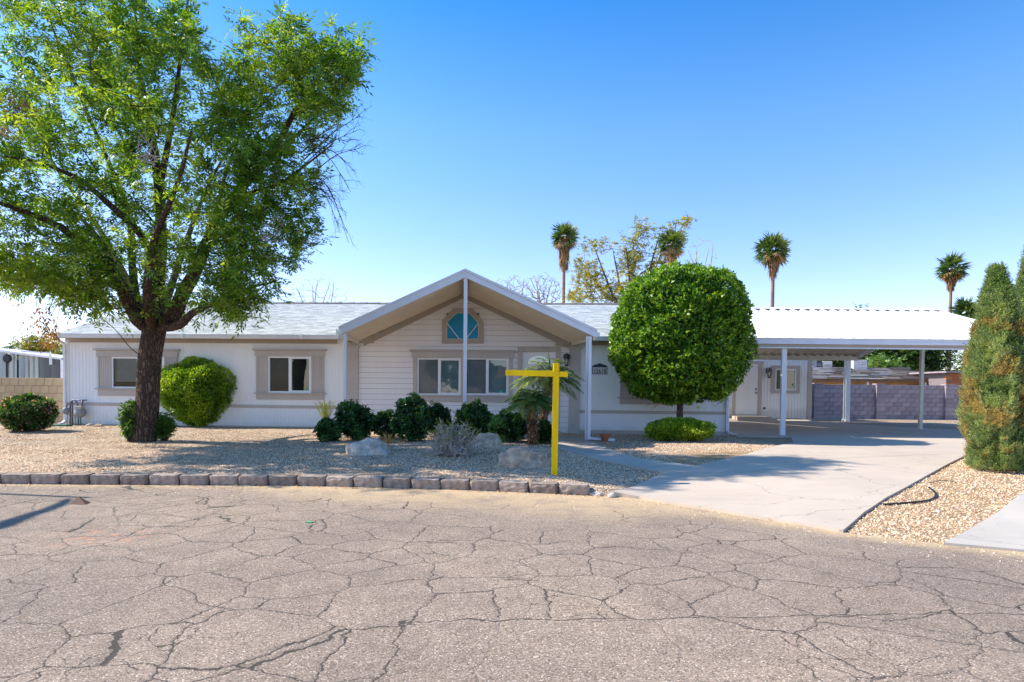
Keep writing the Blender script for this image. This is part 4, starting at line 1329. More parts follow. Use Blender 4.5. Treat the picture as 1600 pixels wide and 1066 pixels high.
# ------------------------------------------------------------------ carport
CY0, CYR, CY1, CX0, CX1 = 17.0, 21.9, 26.8, 6.02, 14.39
zg0 = at(1350, 533.5, CY0).z
zr0 = at(1350, 481.5, CYR).z
zr1 = at(1300, 556.5, CY1).z
cb = Vector((CX0, CY0, g(10, 18)))
cp = thing('carport', cb, 'attached carport with white ribbed gable roof on slim posts', 'carport')
def panel(name, x0, per, pa, pb, parent, dirx=1):
    rib = [(0, .07), (.085, .07), (.25, 0.0), (per, .07)]
    vs, fs = [], []
    for (y, z) in (pa, pb):
        for (a, b) in rib: vs.append((x0 + a - cb.x, y - cb.y, z + b - cb.z))
    for (y, z) in (pa, pb):
        for (a, b) in rib: vs.append((x0 + a - cb.x, y - cb.y, z + b - .008 - cb.z))
    up = [(0, 1, 5, 4), (1, 2, 6, 5), (2, 3, 7, 6)]
    dn = [tuple(i + 8 for i in f)[::-1] for f in up]
    ends = [(0, 8, 9, 1), (1, 9, 10, 2), (2, 10, 11, 3), (4, 5, 13, 12), (5, 6, 14, 13), (6, 7, 15, 14)]
    me = bpy.data.meshes.new(name)
    me.from_pydata(vs, [], up + dn + ends)
    me.materials.append(M['roofpan']); me.materials.append(M['underpan'])
    for i, p in enumerate(me.polygons):
        p.material_index = 1 if 3 <= i < 6 else 0
    return link(name, me, parent)
PER = (CX1 - CX0) / 25
for i in range(25):
    panel('roof_panel', CX0 + i * PER, PER, (CY0, zg0), (CYR + .02, zr0 - .08), cp)
    panel('roof_panel', CX0 + i * PER, PER, (CYR - .02, zr0 - .08), (CY1, zr1), cp)
L0 = lambda *p: (p[0] - cb.x, p[1] - cb.y, p[2] - cb.z)
for (y1, zz1, s_) in ((CY0, zg0, -1), (CY1, zr1, 1)):
    sl = (zz1 - (zr0 - .08)) / (y1 - CYR) * s_
    MB().prism([L0(CX0, CYR, zr0 + .0), L0(CX0, CYR + s_ * .26, zr0 + sl * .26), L0(CX0, CYR + s_ * .26, zr0 + sl * .26 - .01), L0(CX0, CYR, zr0 - .01)], (CX1 - CX0 + .03, 0, 0)).build('ridge_cap', M['roofpan'], cp)
# front fascia gutter, tan beam, white lip
for (dz0, dz1, y0_, m_, nm) in ((.045, .065, -.13, 'alu', 'gutter'), (-.035, .044, -.10, 'alu', 'gutter'), (-.095, -.036, -.125, 'alu', 'gutter'), (-.175, -.096, -.06, 'trimd', 'beam'), (-.205, -.176, -.085, 'alu', 'beam_lip')):
    MB().box(0, CX1 - CX0 + .1, y0_, .05 if nm != 'gutter' else .0, zg0 + dz0 - cb.z, zg0 + dz1 - cb.z).build(nm, M[m_], cp)
zbb = at(1320, 563.6, CY1).z
MB().box(-.0, CX1 - CX0, CY1 - cb.y - .12, CY1 - cb.y, zbb - cb.z, zr1 - .0 - cb.z).build('beam', M['underpan'], cp)
MB().box(-.0, CX1 - CX0 + .02, CY1 - cb.y, CY1 - cb.y + .1, zr1 - .06 - cb.z, zr1 + .07 - cb.z).build('gutter', M['alu'], cp)
for s_, (y1, zz1) in ((-1, (CY0, zg0)), (1, (CY1, zr1))):
    a_, b_ = Vector(L0(CX1 + .02, CYR, zr0 - .02)), Vector(L0(CX1 + .02, y1, zz1 + .04))
    MB().prism([a_, b_, b_ - Vector((0, 0, .16)), a_ - Vector((0, 0, .16))] if s_ < 0 else [a_ - Vector((0, 0, .16)), b_ - Vector((0, 0, .16)), b_, a_], (.03, 0, 0)).build('rake_fascia', M['alu'], cp)
YM = 20.6
zm = zg0 + (zr0 - .08 - zg0) * (YM - CY0) / (CYR - CY0)
MB().box(.1, CX1 - CX0 - .1, YM - .05 - cb.y, YM + .05 - cb.y, zm - .15 - cb.z, zm - .012 - cb.z).build('beam', M['underpan'], cp)
for (px_, Y_, w_, topz, m_) in ((1223.5, CY0 + .05, .125, zg0 - .18, 'alu'), (1590, CY0 + .05, .125, zg0 - .18, 'alu'), (1439, YM, .105, zm - .15, 'galv'), (1324.5, CY1 - .06, .17, zbb, 'alu'), (1120, CY1 - .06, .15, zbb, 'alu')):
    X_ = at(px_, 620, Y_).x if px_ != 1590 else CX1 - .12
    gz = g(X_, Y_)
    MB().box(X_ - w_ / 2 - cb.x, X_ + w_ / 2 - cb.x, Y_ - .05 - cb.y, Y_ + .05 - cb.y, gz + .01 - cb.z, topz - cb.z).build('post', M[m_], cp, bevel=.005)
X_ = at(1317.5, 620, CY1).x
MB().bar(L0(X_, CY1 - .1, g(X_, CY1) + .12), L0(X_, CY1 - .1, zbb), .07, .06, (0, 1, 0)).bar(L0(X_, CY1 - .1, g(X_, CY1) + .12), L0(X_ - .12, CY1 - .2, g(X_, CY1) + .05), .07, .06).build('downspout', M['galv'], cp)

# ------------------------------------------------------------------ white room behind the carport
SY = 27.3
def sp(px_, py_): 
    p = at(px_, py_, SY)
    return p.x, p.z
x0, x1 = 7.5, sp(1268, 600)[0]
zt = sp(1230, 557)[1]
zb = sp(1230, 653.5)[1]
sb = Vector((x0, SY, zb))
sh = thing('storage_room', sb, 'white grooved outbuilding with panel door and small window behind the carport', 'outbuilding')
def SR(a, b, c, d):
    xa, xb = sp(a, 600)[0], sp(b, 600)[0]
    return xa - x0, xb - x0, sp((a + b) / 2, d)[1] - zb, sp((a + b) / 2, c)[1] - zb
sd_, sw = SR(1149.5, 1184, 568.5, 647.5), SR(1211, 1244, 576.5, 610)
mb = MB()
for r in wall_rects(0, x1 - x0, -.1, zt - zb, [sw]): grooved(mb, *r, sp=.13, gw=.016, gd=.014)
mb.build('front_wall', M['white'], sh)
MB().box(0, .05, .0, 3.2, -.1, zt - zb).box(x1 - x0 - .06, x1 - x0, .02, 3.2, -.1, zt - zb).build('side_wall', M['white'], sh)
MB().box(x1 - x0 - .17, x1 - x0 + .015, -.03, .05, -.1, zt - zb).build('corner_board', M['trim'], sh)
MB().box(0.06, x1 - x0 + .03, .02, 3.2, zt - zb, zt - zb + .08).build('roof', M['roofpan'], sh)
window(sw, mats=('glass_dark', 'glass'), blinds=(.0, .0), par=sh, sticker=(SR(1239, 1240, 600, 601)[0], SR(1239, 1240, 600, 601)[2]))
c_ = SR(1205, 1249.5, 571.5, 615)
for (a, b, c, d) in ((c_[0], sw[0], c_[2], c_[3]), (sw[1], c_[1], c_[2], c_[3]), (sw[0], sw[1], c_[2], sw[2]), (sw[0], sw[1], sw[3], c_[3])):
    MB().box(a, b, -.04, -.001, c, d).build('casing_board', M['trim'], sh)
do = MB().box(sd_[0], sd_[1], -.03, -.002, sd_[2], sd_[3]).build('side_door', M['vinyl'], sh, bevel=.003)
for i in range(2):
    for (za, zb_) in ((.15, .85), (1.0, 1.95)):
        w_ = (sd_[1] - sd_[0])
        a0 = sd_[0] + .1 + i * (w_ / 2 - .05)
        b0, b1 = sd_[2] + za, sd_[2] + zb_
        m_ = MB()
        for bx in ((a0, a0 + w_ / 2 - .15, b0, b0 + .025), (a0, a0 + w_ / 2 - .15, b1 - .025, b1), (a0, a0 + .025, b0, b1), (a0 + w_ / 2 - .175, a0 + w_ / 2 - .15, b0, b1)): m_.box(bx[0], bx[1], -.038, -.03, bx[2], bx[3])
        m_.build('panel_moulding', M['vinyl'], do)
kn = MB().lathe([(.03, 0), (.035, .03), (.03, .06), (.01, .07)], 10).build('knob', simple('brass', (.25, .13, .06), .3, metal=.8), do, smooth=True, loc=(sd_[1] - .08, -.03, sd_[2] + .92)); kn.rotation_euler = (R(90), 0, 0)
kn = MB().lathe([(.035, 0), (.035, .03)], 10).build('deadbolt', M['black'], do, loc=(sd_[1] - .08, -.03, sd_[2] + 1.08)); kn.rotation_euler = (R(90), 0, 0)
MB().box(sd_[0] - .12, sd_[0] - .005, -.05, -.002, sd_[2] - .02, sd_[3]).box(sd_[1] + .005, sd_[1] + .16, -.05, -.002, sd_[2] - .02, sd_[3]).box(sd_[0] - .16, sd_[1] + .22, -.06, -.002, sd_[3] + .001, sd_[3] + .12).build('door_casing', M['trim'], sh)
lq = SR(1199, 1200, 583, 584)
lantern(sh, lq[0], -.002, lq[2] + .05, 1.5)
vq = SR(1195, 1196, 637, 638)
MB().box(vq[0] - .05, vq[0] + .05, -.01, -.001, vq[2] - .04, vq[2] + .04).build('vent_hole', M['black'], sh)
# low ramp at the door
p0, p1 = sp(1140, 650)[0], sp(1192, 650)[0]
zz = sp(1165, 648.5)[1]
ra = thing('door_ramp', (p0, SY - 1.2, g(9, 26)), 'low sloped concrete landing in front of the outbuilding door', 'landing')
gz = g(9, 26)
MB().prism([(0, 1.19, 0), (p1 - p0 + .35, 1.19, 0), (p1 - p0 + .35, 1.19, .02), (p1 - p0 - .1, 1.19, zz - gz - .03), (0, 1.19, zz - gz - .03)], (0, -1.0, 0)).build('landing', M['drive'], ra)
# concrete apron under the room and behind the carport
root = thing('rear_patio', (0, 0, 0), 'strip of pale concrete patio along the foot of the outbuilding', 'patio')
sheet('slab', [(5.85, 25.812), (12.4, 25.812), (12.3, SY + .3), (5.85, SY + .3)], lambda x, y: 0.28 + (zb - 0.28) * min(1, max(0, (y - 26.4) / .8)), .5, .12, M['drive'], root)

# ------------------------------------------------------------------ block walls
def block_wall(name, label, base, length, courses, bw, bh, th, rz, mat_, mort, pil=(), capm=None, jit=.004):
    t = thing(name, base, label, 'wall', rz=rz)
    MB().box(0.005, length - .005, .012, th - .012, -.15, courses * bh - .006).build('mortar_core', M[mort], t)
    var = []
    for k in range(4):
        bm = bmesh.new()
        bmesh.ops.create_cube(bm, size=1.0)
        for v in bm.verts: v.co = Vector((v.co.x * (bw - .010), v.co.y * th, v.co.z * (bh - .010)))
        bmesh.ops.bevel(bm, geom=bm.edges[:], offset=.006, segments=1, affect='EDGES')
        me = bpy.data.meshes.new('block'); bm.to_mesh(me); bm.free(); me.materials.append(M[mat_]); var.append(me)
    half = []
    bm = bmesh.new(); bmesh.ops.create_cube(bm, size=1.0)
    for v in bm.verts: v.co = Vector((v.co.x * (bw / 2 - .010), v.co.y * th, v.co.z * (bh - .010)))
    hme = bpy.data.meshes.new('block'); bm.to_mesh(hme); bm.free(); hme.materials.append(M[mat_])
    for c in range(courses):
        off = (c % 2) * bw / 2
        n = int(length / bw)
        if off: link('block', hme, t, (bw / 4, th / 2, (c + .5) * bh))
        k = 0
        x = off
        while x + bw <= length + 1e-6:
            link('block', var[k % 4], t, (x + bw / 2, th / 2 + random.uniform(-jit, jit), (c + .5) * bh), (0, 0, 0))
            x += bw; k += 1
        if length - x > bw * .4: link('block', hme, t, (x + bw / 4, th / 2, (c + .5) * bh))
    for pxx in pil:
        pm_ = MB().box(-.20, .20, -.13, th, 0, bh - .008).mesh('block', M[mat_])
        for c in range(courses):
            link('block', pm_, t, (pxx, -.002, c * bh + .004))
        MB().box(-.22, .22, -.15, th + .02, 0, .05).build('pilaster_cap', M[mat_], t, loc=(pxx, 0, courses * bh))
    return t
BY = 30.0
bx0 = at(1256, 620, BY).x
zb0 = g(16, BY)
zt0 = at(1400, 601.5, BY).z
pil = [at(p_, 620, BY).x - bx0 + .2 for p_ in (1270.5, 1367.5, 1475)]
block_wall('block_wall', 'purple grey concrete block wall with pilasters beyond the carport', (bx0, BY, zb0 - .02), 0.4 * 25, 8, .4, (zt0 - zb0 + .02) / 8, .2, 0, 'greyblock', 'greymortar', pil)
ty = HL((0, 0, 0))
tl0 = H(103, 600, .55)[0]
zt1 = H(60, 590.5, .55)[1]
wb = HW(tl0 - .26 * 22, .55, g(-13, 18) - .02)
block_wall('tan_block_wall', 'tan concrete block wall running left from the house corner', wb, .26 * 22, 6, .26, (zt1 - g(-13, 18) + .02) / 6, .2, -TH, 'tanblock', 'tanmortar')

# ------------------------------------------------------------------ neighbours beyond the walls
def P3(px_, py_, Y): return at(px_, py_, Y)
NY = 42.0
e0_, e1_ = P3(1225, 592.5, NY), P3(1481, 594, NY)
r0_, r1_ = P3(1300, 577, NY + 4.5), P3(1405, 577, NY + 4.5)
nb = Vector((e0_.x, NY, .2))
nh = thing('neighbour_house', nb, 'low brown house with warped weathered shake roof behind the block wall', 'house')
ln = lambda p: (Vector(p) - nb)
zE = (e0_.z + e1_.z) / 2
W2 = e1_.x - e0_.x
zR = r1_.z
xr = r1_.x - e0_.x
MB().prism([(0, 0, zE - .2), (W2, 0, zE - .2), (xr, 4.5, zR - .2), (0, 4.5, zR - .2)], (0, 0, .03)).build('roof_deck', M['brown'], nh)
MB().add([(W2, 0, zE - .17), (xr, 4.5, zR - .17), (W2, 9, zE - .17)], [(0, 1, 2)]).add([(0, 9, zE - .17), (W2, 9, zE - .17), (xr, 4.5, zR - .17), (0, 4.5, zR - .17)], [(0, 1, 2, 3)]).build('roof_deck', M['shake'], nh)
def m_shk():
    m = NT('weathered_shakes')
    m.col(m.mix(1.0, m.ramp(m.attr('tone'), [(0, (.13, .085, .06)), (.35, (.34, .23, .15)), (.7, (.50, .37, .26)), (1, (.72, .66, .60))]), m.ramp(m.noise(m.mapping(m.tc(), (1, 8, 1)), 3, 5, .7), [(.3, .8), (.7, 1.15)]), 'MULTIPLY'))
    m.rough(.95)
    return m.m
M['shakes'] = m_shk()
hyp = lambda u, v: u > W2 - (W2 - xr) * v / 4.5
sl_ = shingle_slope('shakes', -.1, W2 + .1, (-.25, zE - .17), (4.5, zR - .15), nh, M['shakes'], tab=1.3, exp=.42, clip=hyp, th=.085)
MB().box(0, W2, -.24, -.12, zE - .36, zE - .2).build('fascia', M['brown'], nh)
MB().box(.6, W2 - .9, .5, .7, 0, zE - .2).build('wall', M['ochre'], nh)
for a_ in (.8, 4.2, 6.0, 8.4):
    MB().box(a_, a_ + 1.2, .46, .52, .8, zE - .5).build('window', M['room'], nh)
MB().box(5.35, 5.43, -.22, -.1, .3, zE - .25).box(W2 - 1.6, W2 - 1.52, -.2, -.1, .3, zE - .25).build('downspout', M['alu'], nh)
# chimney with clay flue, built in courses
c0_, c1_ = P3(1330, 577, NY + 4.0), P3(1351.5, 562.5, NY + 4.0)
chh = thing('chimney', ((c0_.x + c1_.x) / 2, NY + 4.0, zR - .3), 'white brick chimney with a pink clay flue on the shake roof', 'chimney')
w_ = c1_.x - c0_.x
hh = c1_.z - (zR - .3)
for k in range(5):
    for j in range(3):
        off = (k % 2) * .08
        MB().box(-w_ / 2 + j * w_ / 3 + .005, -w_ / 2 + (j + 1) * w_ / 3 - .005, -.3 + random.uniform(-.02, .02), .3, k * hh / 5, (k + 1) * hh / 5 - .012).build('brick', M['whitebrick'], chh)
MB().lathe([(.16, hh), (.16, hh + .30), (.13, hh + .30), (.13, hh + .1)], 14, (-.2, 0, 0)).build('flue', M['pinkclay'], chh, smooth=False)
for (a, b, c, d, mm, nm, lb) in ((1273, 1282, 565, 573.5, 'navy', 'roof_vent_box', 'small dark box vent on the neighbour roof, next to a white unit'), (1282.5, 1297.5, 565, 575.5, 'whitebrick', 'rooftop_cooler', 'white boxy evaporative cooler on the neighbour roof')):
    p_, q_ = P3(a, d, NY + 5), P3(b, c, NY + 5)
    t = thing(nm, ((p_.x + q_.x) / 2, NY + 5, p_.z - .3), lb, 'rooftop unit')
    w2 = (q_.x - p_.x) / 2
    MB().box(-w2, w2, -.3, .3, 0, q_.z - p_.z + .3).build('case', M[mm], t, bevel=.02)
    for k in range(4):
        MB().box(-w2 + .05, w2 - .05, -.315, -.3, .35 + k * .06, .375 + k * .06).build('louvre', M['meter'], t)
p_, q_ = P3(1478, 604, 40), P3(1545, 584, 40)
t = thing('brick_outbuilding', (p_.x, 40, .2), 'red brick outbuilding with thin flat roof behind the block wall', 'outbuilding')
hh = q_.z - .2
rows = 10
bmesh_ = MB().box(.004, .392, 0, .2, .004, .196).mesh('brick', M['redbrick'])
MB().box(0.01, q_.x - p_.x, .02, 3, 0, hh - .01).build('wall_core', M['greymortar'], t)
for k in range(int(hh / .2) + 1):
    if k * .2 < hh - .9: continue
    x = -(k % 2) * .2
    while x < q_.x - p_.x:
        link('brick', bmesh_, t, (x + .2, 0, min(k * .2, hh - .2))); x += .4
MB().box(-.35, q_.x - p_.x + .3, -.5, 3.2, hh + .02, hh + .12).build('flat_roof', M['greyblock'], t)
# grey sheet shed over the tan wall
GY = 24.0
a_, b_ = P3(-60, 538, GY), P3(96, 558.5, GY)
m1 = P3(0, 546, GY)
t = thing('metal_shed', (a_.x, GY, .25), 'grey metal shed with white sloping roof edge behind the tan wall', 'shed')
W3 = b_.x - a_.x
zA, zB_ = a_.z - .25, b_.z - .25
n = 9
for k in range(n):
    u0, u1 = W3 * k / n, W3 * (k + 1) / n - .012
    z0_, z1_ = zA + (zB_ - zA) * u0 / W3 - .06, zA + (zB_ - zA) * u1 / W3 - .06
    mm = 'sheddark' if k >= 7 else 'shed'
    seg = 5
    mb = MB()
    vs = []
    for s_ in range(seg + 1):
        uu = u0 + (u1 - u0) * s_ / seg
        zz = z0_ + (z1_ - z0_) * s_ / seg
        y = -.03 * math.sin(math.pi * s_ / seg) - (.05 * math.sin(s_ * 2.2 + k) if k in (4, 5, 6) else 0)
        vs += [(uu, y, 0), (uu, y + .035 * (k in (4, 5, 6)), zz)]
    mb.add(vs, [(2 * s_, 2 * s_ + 2, 2 * s_ + 3, 2 * s_ + 1) for s_ in range(seg)])
    mb.build('wall_sheet', M[mm], t)
MB().box(.02, W3 - .02, .06, 3.0, 0, zB_ - .1).build('shed_body', M['sheddark'], t)
MB().prism([(0, -.09, zA - .02), (W3 + .03, -.09, zB_ - .02), (W3 + .03, -.09, zB_ - .09), (0, -.09, zA - .11)], (0, 3.1, 0)).build('roof_edge', M['vinyl'], t)
MB().prism([(W3 * .62, -.14, zA + (zB_ - zA) * .62 + .06), (W3 * .915, -.14, zA + (zB_ - zA) * .915 + .13), (W3 * .915, -.14, zA + (zB_ - zA) * .915 + .08), (W3 * .62, -.14, zA + (zB_ - zA) * .62 + .01)], (0, .05, 0)).box(W3 * .905, W3 * .925, -.15, -.10, zB_ - .28, zB_ + .10).build('rail', M['vinyl'], t)
MB().box(W3 - .01, W3 + .03, -.05, .05, 0, zB_ - .03).build('corner_post', M['vinyl'], t)
vp = P3(13.5, 560.5, GY)
MB().lathe([(.16, 0), (.16, .05), (.12, .07)], 14).build('round_vent', M['black'], t, loc=(vp.x - a_.x, -.04, vp.z - .25)).rotation_euler = (R(90), 0, 0)

# ------------------------------------------------------------------ yellow sign post
pb = gp(866, 742)
YS = pb.y
sp_ = thing('sign_post', pb, 'bright yellow wooden sign post with a cross arm and no sign', 'sign post')
tp = at(869, 568, YS) - pb
w_ = .0895
mb = MB().prism([(-w_ / 2, -w_ / 2, -.1), (w_ / 2, -w_ / 2, -.1), (w_ / 2, w_ / 2, -.1), (-w_ / 2, w_ / 2, -.1)], (tp.x * 1.04, 0, tp.z + .1))
mb.build('post', M['yellow'], sp_, bevel=.006)
for k in (-1,):
    a_, b_ = at(790, 582.5, YS) - pb, at(864.2, 584.2, YS) - pb
    MB().bar(a_, b_, .085, .086).build('arm', M['yellow'], sp_, bevel=.005)
    c_, d_ = at(873.9, 584.6, YS) - pb, at(886.8, 585.6, YS) - pb
    MB().bar(c_, d_, .085, .078).build('arm', M['yellow'], sp_, bevel=.005)
for px_ in (806.5, 846.5):
    h_ = at(px_, 584, YS) - pb
    MB().tube([(h_.x, 0, h_.z + .065), (h_.x, 0, h_.z - .055), (h_.x - .01, 0, h_.z - .085), (h_.x + .005, -.01, h_.z - .09)], .006, 6).build('eye_hook', M['screw'], sp_)
for (dx, zz) in ((.004, tp.z - .17), (.02, tp.z - .12)):
    MB().lathe([(.006, 0), (.006, .004)], 8).build('screw', M['screw'], sp_, loc=(tp.x * .9 + dx, -w_ / 2 - .0005, zz)).rotation_euler = (R(90), 0, 0)

# ------------------------------------------------------------------ small things
pp = gp(945, 690)
pot = thing('flower_pot', pp, 'small terracotta pot with a dry stubby plant by the house wall', 'flower pot')
MB().lathe([(.065, 0), (.105, .13), (.12, .13), (.12, .175), (.105, .175), (.10, .12)], 20).build('pot', M['terracotta'], pot, smooth=False)
MB().lathe([(.0, .12), (.1, .12), (.1, .14), (.0, .15)], 14).build('soil', M['soil'], pot)
mb = MB()
for k in range(16):
    a = random.uniform(0, 6.28); r_ = random.uniform(.03, .12); h_ = random.uniform(.06, .16)
    mb.tube([(0, 0, .14), (r_ * .5 * math.cos(a), r_ * .5 * math.sin(a), .14 + h_ * .6), (r_ * math.cos(a), r_ * math.sin(a), .14 + h_)], [.006, .005, .002], 4)
mb.build('stem', M['greytwig'], pot)
def on_ground(pts, dz=.012): return [gp(x, y) + Vector((0, 0, dz)) for x, y in pts]
def spline(pts, n=6):
    pts = [Vector(p) for p in pts]
    out = []
    for i in range(len(pts) - 1):
        p0 = pts[max(i - 1, 0)]; p1 = pts[i]; p2 = pts[i + 1]; p3 = pts[min(i + 2, len(pts) - 1)]
        for k in range(n):
            t = k / n
            out.append(.5 * ((2 * p1) + (p2 - p0) * t + (2 * p0 - 5 * p1 + 4 * p2 - p3) * t * t + (3 * p1 - p0 - 3 * p2 + p3) * t ** 3))
    out.append(pts[-1])
    return out
hp = spline(on_ground([(1381, 791), (1410, 789), (1440, 786), (1457, 782), (1462, 776), (1459, 770), (1451, 764)], .018))
tag(MB().tube(hp, .0125, 8).build('hose', M['hose'], None, smooth=True), 'short black hose curled on the gravel strip', 'hose')
hp = spline(on_ground([(1452, 757), (1465, 754), (1480, 753.5), (1494, 756)], .02))
tag(MB().tube(hp, .006, 6).build('irrigation_line', M['hose'], None, smooth=True), 'thin dark irrigation line arching over the gravel, above the hose', 'irrigation line')
p_ = gp(124, 792)
tag(MB().add([(-.09, -.03, 0), (.11, -.05, 0), (.07, .10, 0), (-.03, .02, .085)], [(0, 1, 3), (1, 2, 3), (2, 0, 3), (0, 2, 1)]).build('cardboard_scrap', M['card'], None, loc=(p_.x, p_.y, .004)), 'brown triangular scrap lying on the asphalt at the left', 'scrap')
p_ = gp(483, 822)
tag(MB().prism([(-.04, -.01, 0), (.03, -.02, 0), (.045, .01, 0), (-.02, .02, 0)], (0, 0, .008)).build('green_scrap', simple('green_scrap', (.03, .5, .15), .4), None, loc=(p_.x, p_.y, .004)), 'tiny bright green scrap on the street', 'scrap')
# added pole with curved arm, outside the frame, shaped to throw the street shadow
tipw = gp(140, 782)
hL = 6.0
k_ = 1 / math.tan(SUN_EL)
off = Vector((math.cos(SUN_AZ) * k_, -math.sin(SUN_AZ) * k_, 0))
lb_ = Vector((tipw.x, tipw.y, 0)) - off * hL
t = thing('shadow_pole', lb_, 'unseen grey pole with curved arm added at the left to cast the street shadow', 'shadow caster')
MB().tube([(0, 0, 0), (0, 0, hL)], [.06, .04], 10).build('pole', M['galv'], t, smooth=True)
arm = []
for (x, y, z, r_) in ((108, 783, 5.75, .02), (104, 787, 5.7, .05), (95, 793, 5.6, .06), (75, 801, 5.5, .06), (50, 809, 5.4, .065), (25, 818, 5.3, .08), (0, 827, 5.2, .10), (-40, 838, 5.1, .10)):
    s_ = gp(x, y); arm.append((Vector((s_.x, s_.y, 0)) - off * z + Vector((0, 0, z)) - lb_, r_))
MB().tube([a_[0] for a_ in arm], [a_[1] for a_ in arm], 8).build('arm', M['galv'], t, smooth=True)
# ------------------------------------------------------------------ plants
def tone_at(P, base=.5, amp=.35, sc=1.2, rnd=.18, seed=0.0, up=None):
    t = base + amp * vnoise(P, sc, seed) * 1.6 + rng.normal(0, rnd, len(P))
    return np.clip(t, 0, 1)

def pinnate(P, D, L, nl, lw, ll, tones, droop=.3, flat=None):
    """compound leaves: rachis from P along D, nl leaflets; arrays"""
    n = len(P)
    D = unit(D)
    side = unit(np.cross(D, unit(rdir(n) * .35 + np.array([0, 0, 1.0]))))
    up = np.cross(side, D)
    Ps, Ds, Ns, Ls, Ts = [], [], [], [], []
    for k in range(nl):
        last = k == nl - 1
        t = (k // 2 + 1) / ((nl + 1) / 2)
        s = 0 if last else (1 if k % 2 else -1)
        pos = P + D * (L * t)[:, None] + np.array([0, 0, -1.0]) * (droop * L * t * t)[:, None]
        d = unit(D * (1.0 if last else .75) + side * s * .9 + rdir(n) * .22 + np.array([0, 0, -droop * .9]))
        Ps.append(pos); Ds.append(d); Ns.append(up + rdir(n) * .35)
        Ls.append(ll * rng.uniform(.75, 1.2, n)); Ts.append(np.clip(tones + rng.normal(0, .08, n), 0, 1))
    L_ = np.concatenate(Ls)
    return leaves(np.concatenate(Ps), np.concatenate(Ds), np.concatenate(Ns), L_, L_ * lw, np.concatenate(Ts), fold=.15)

class Skel:
    def __init__(s): s.p, s.par, s.r = [], [], []
    def add_limb(s, pts, r0, r1, start=None):
        pts = [Vector(p) for p in pts]
        if start is None: prev = -1
        else: prev = start
        n = len(pts)
        ids = []
        for i, p in enumerate(pts):
            s.p.append(np.array(p)); s.par.append(prev); s.r.append(r0 + (r1 - r0) * i / max(1, n - 1))
            prev = len(s.p) - 1; ids.append(prev)
        return ids
    def nearest(s, q):
        A = np.array(s.p)
        return int(np.argmin(((A - np.array(q)) ** 2).sum(1)))
    def grow(s, pts, step=.4, wob=.06, sag=.0, maxd=3.0):
        tips = []
        cap = len(s.p) + len(pts) * 12
        A = np.zeros((cap, 3)); n = len(s.p); A[:n] = np.array(s.p)
        origin = A[0]
        order = np.argsort(((pts - np.array(s.p).mean(0)) ** 2).sum(1))
        for i in order:
            q = pts[i]
            v = q - A[:n]
            d = np.sqrt((v ** 2).sum(1))
            cost = d + np.clip(A[:n, 2] - q[2], 0, None) * .5
            j = int(np.argmin(cost))
            if d[j] > maxd: continue
            k = max(1, int(d[j] / step))
            p0 = A[j].copy()
            par = j
            for m in range(1, k + 1):
                t = m / k
                p = p0 + (q - p0) * t + (rng.normal(0, wob, 3) if m < k else 0)
                p[2] += sag * math.sin(math.pi * t) * d[j]
                A[n] = p; s.p.append(p); s.par.append(par); s.r.append(0); par = n; n += 1
            tips.append(par)
        return tips
    def radii(s, rt=.004, ex=2.3):
        n = len(s.p)
        acc = np.zeros(n)
        kids = [[] for _ in range(n)]
        for i in range(n):
            if s.par[i] >= 0: kids[s.par[i]].append(i)
        for i in range(n - 1, -1, -1):
            if not kids[i]: acc[i] = rt ** ex
            if s.par[i] >= 0: acc[s.par[i]] += acc[i]
        R_ = acc ** (1 / ex)
        s.kids = kids
        s.R = np.array([max(R_[i], s.r[i]) if s.r[i] else R_[i] for i in range(n)])
        for i in range(n):                       # never thicker than the parent
            if s.par[i] >= 0: s.R[i] = min(s.R[i], s.R[s.par[i]])
    def mesh(s, name, m, parent, sides=(12, 6, 4), minr=0.0):
        mb = MB()
        n = len(s.p)
        starts = [i for i in range(n) if s.par[i] < 0]
        stack = [(i, None) for i in starts]
        while stack:
            i, pp = stack.pop()
            pts, rad = ([], [])
            if pp is not None: pts.append(s.p[pp]); rad.append(min(s.R[i] * 1.15, s.R[pp]))
            c = i
            while True:
                pts.append(s.p[c]); rad.append(s.R[c])
                if not s.kids[c]: break
                ks = sorted(s.kids[c], key=lambda k: -s.R[k])
                for k in ks[1:]:
                    if s.R[k] > minr: stack.append((k, c))
                c = ks[0]
                if s.R[c] <= minr: break
            if len(pts) < 2: continue
            rm = max(rad)
            sd = sides[0] if rm > .06 else sides[1] if rm > .018 else sides[2]
            mb.tube(pts, rad, sd, cap=False)
        return mb.build(name, m, parent, smooth=True)

def in_ell(n, c, r):
    d = rdir(n) * (rng.uniform(0, 1, n) ** .38)[:, None]
    return np.array(c) + d * np.array(r)

# ---- the big ash on the left -----------------------------------------
TB = gp(228, 691)
TY = TB.y + .15
def tw(px_, py_, dy=0.0): return at(px_, py_, TY + dy)
ash = thing('ash_tree', (TB.x, TY, TB.z), 'large leafy tree with thick dark trunk at the left of the yard', 'tree')
K = Vector((TB.x, TY, TB.z))
sk = Skel()
tr = spline([tw(225.5, 694), tw(227, 672), tw(230, 640), tw(231.5, 600), tw(234, 560), tw(239, 528), tw(243, 508)], 5)
nT = len(tr)
rr = np.interp(np.linspace(0, 1, nT), [0, .06, .2, .5, .7, .85, 1], [.30, .245, .228, .262, .325, .34, .26])
ids = sk.add_limb(tr, .3, .3)
for i, k in enumerate(ids): sk.r[k] = float(rr[i])
fork = ids[-2]
def limb(pts, r0, r1, start=None, n=3):
    r1 = min(r1, .012)
    P_ = spline([tw(*p) for p in pts], n)
    if start is None: start = sk.nearest(P_[0])
    return sk.add_limb(P_[1:], r0, r1, start)
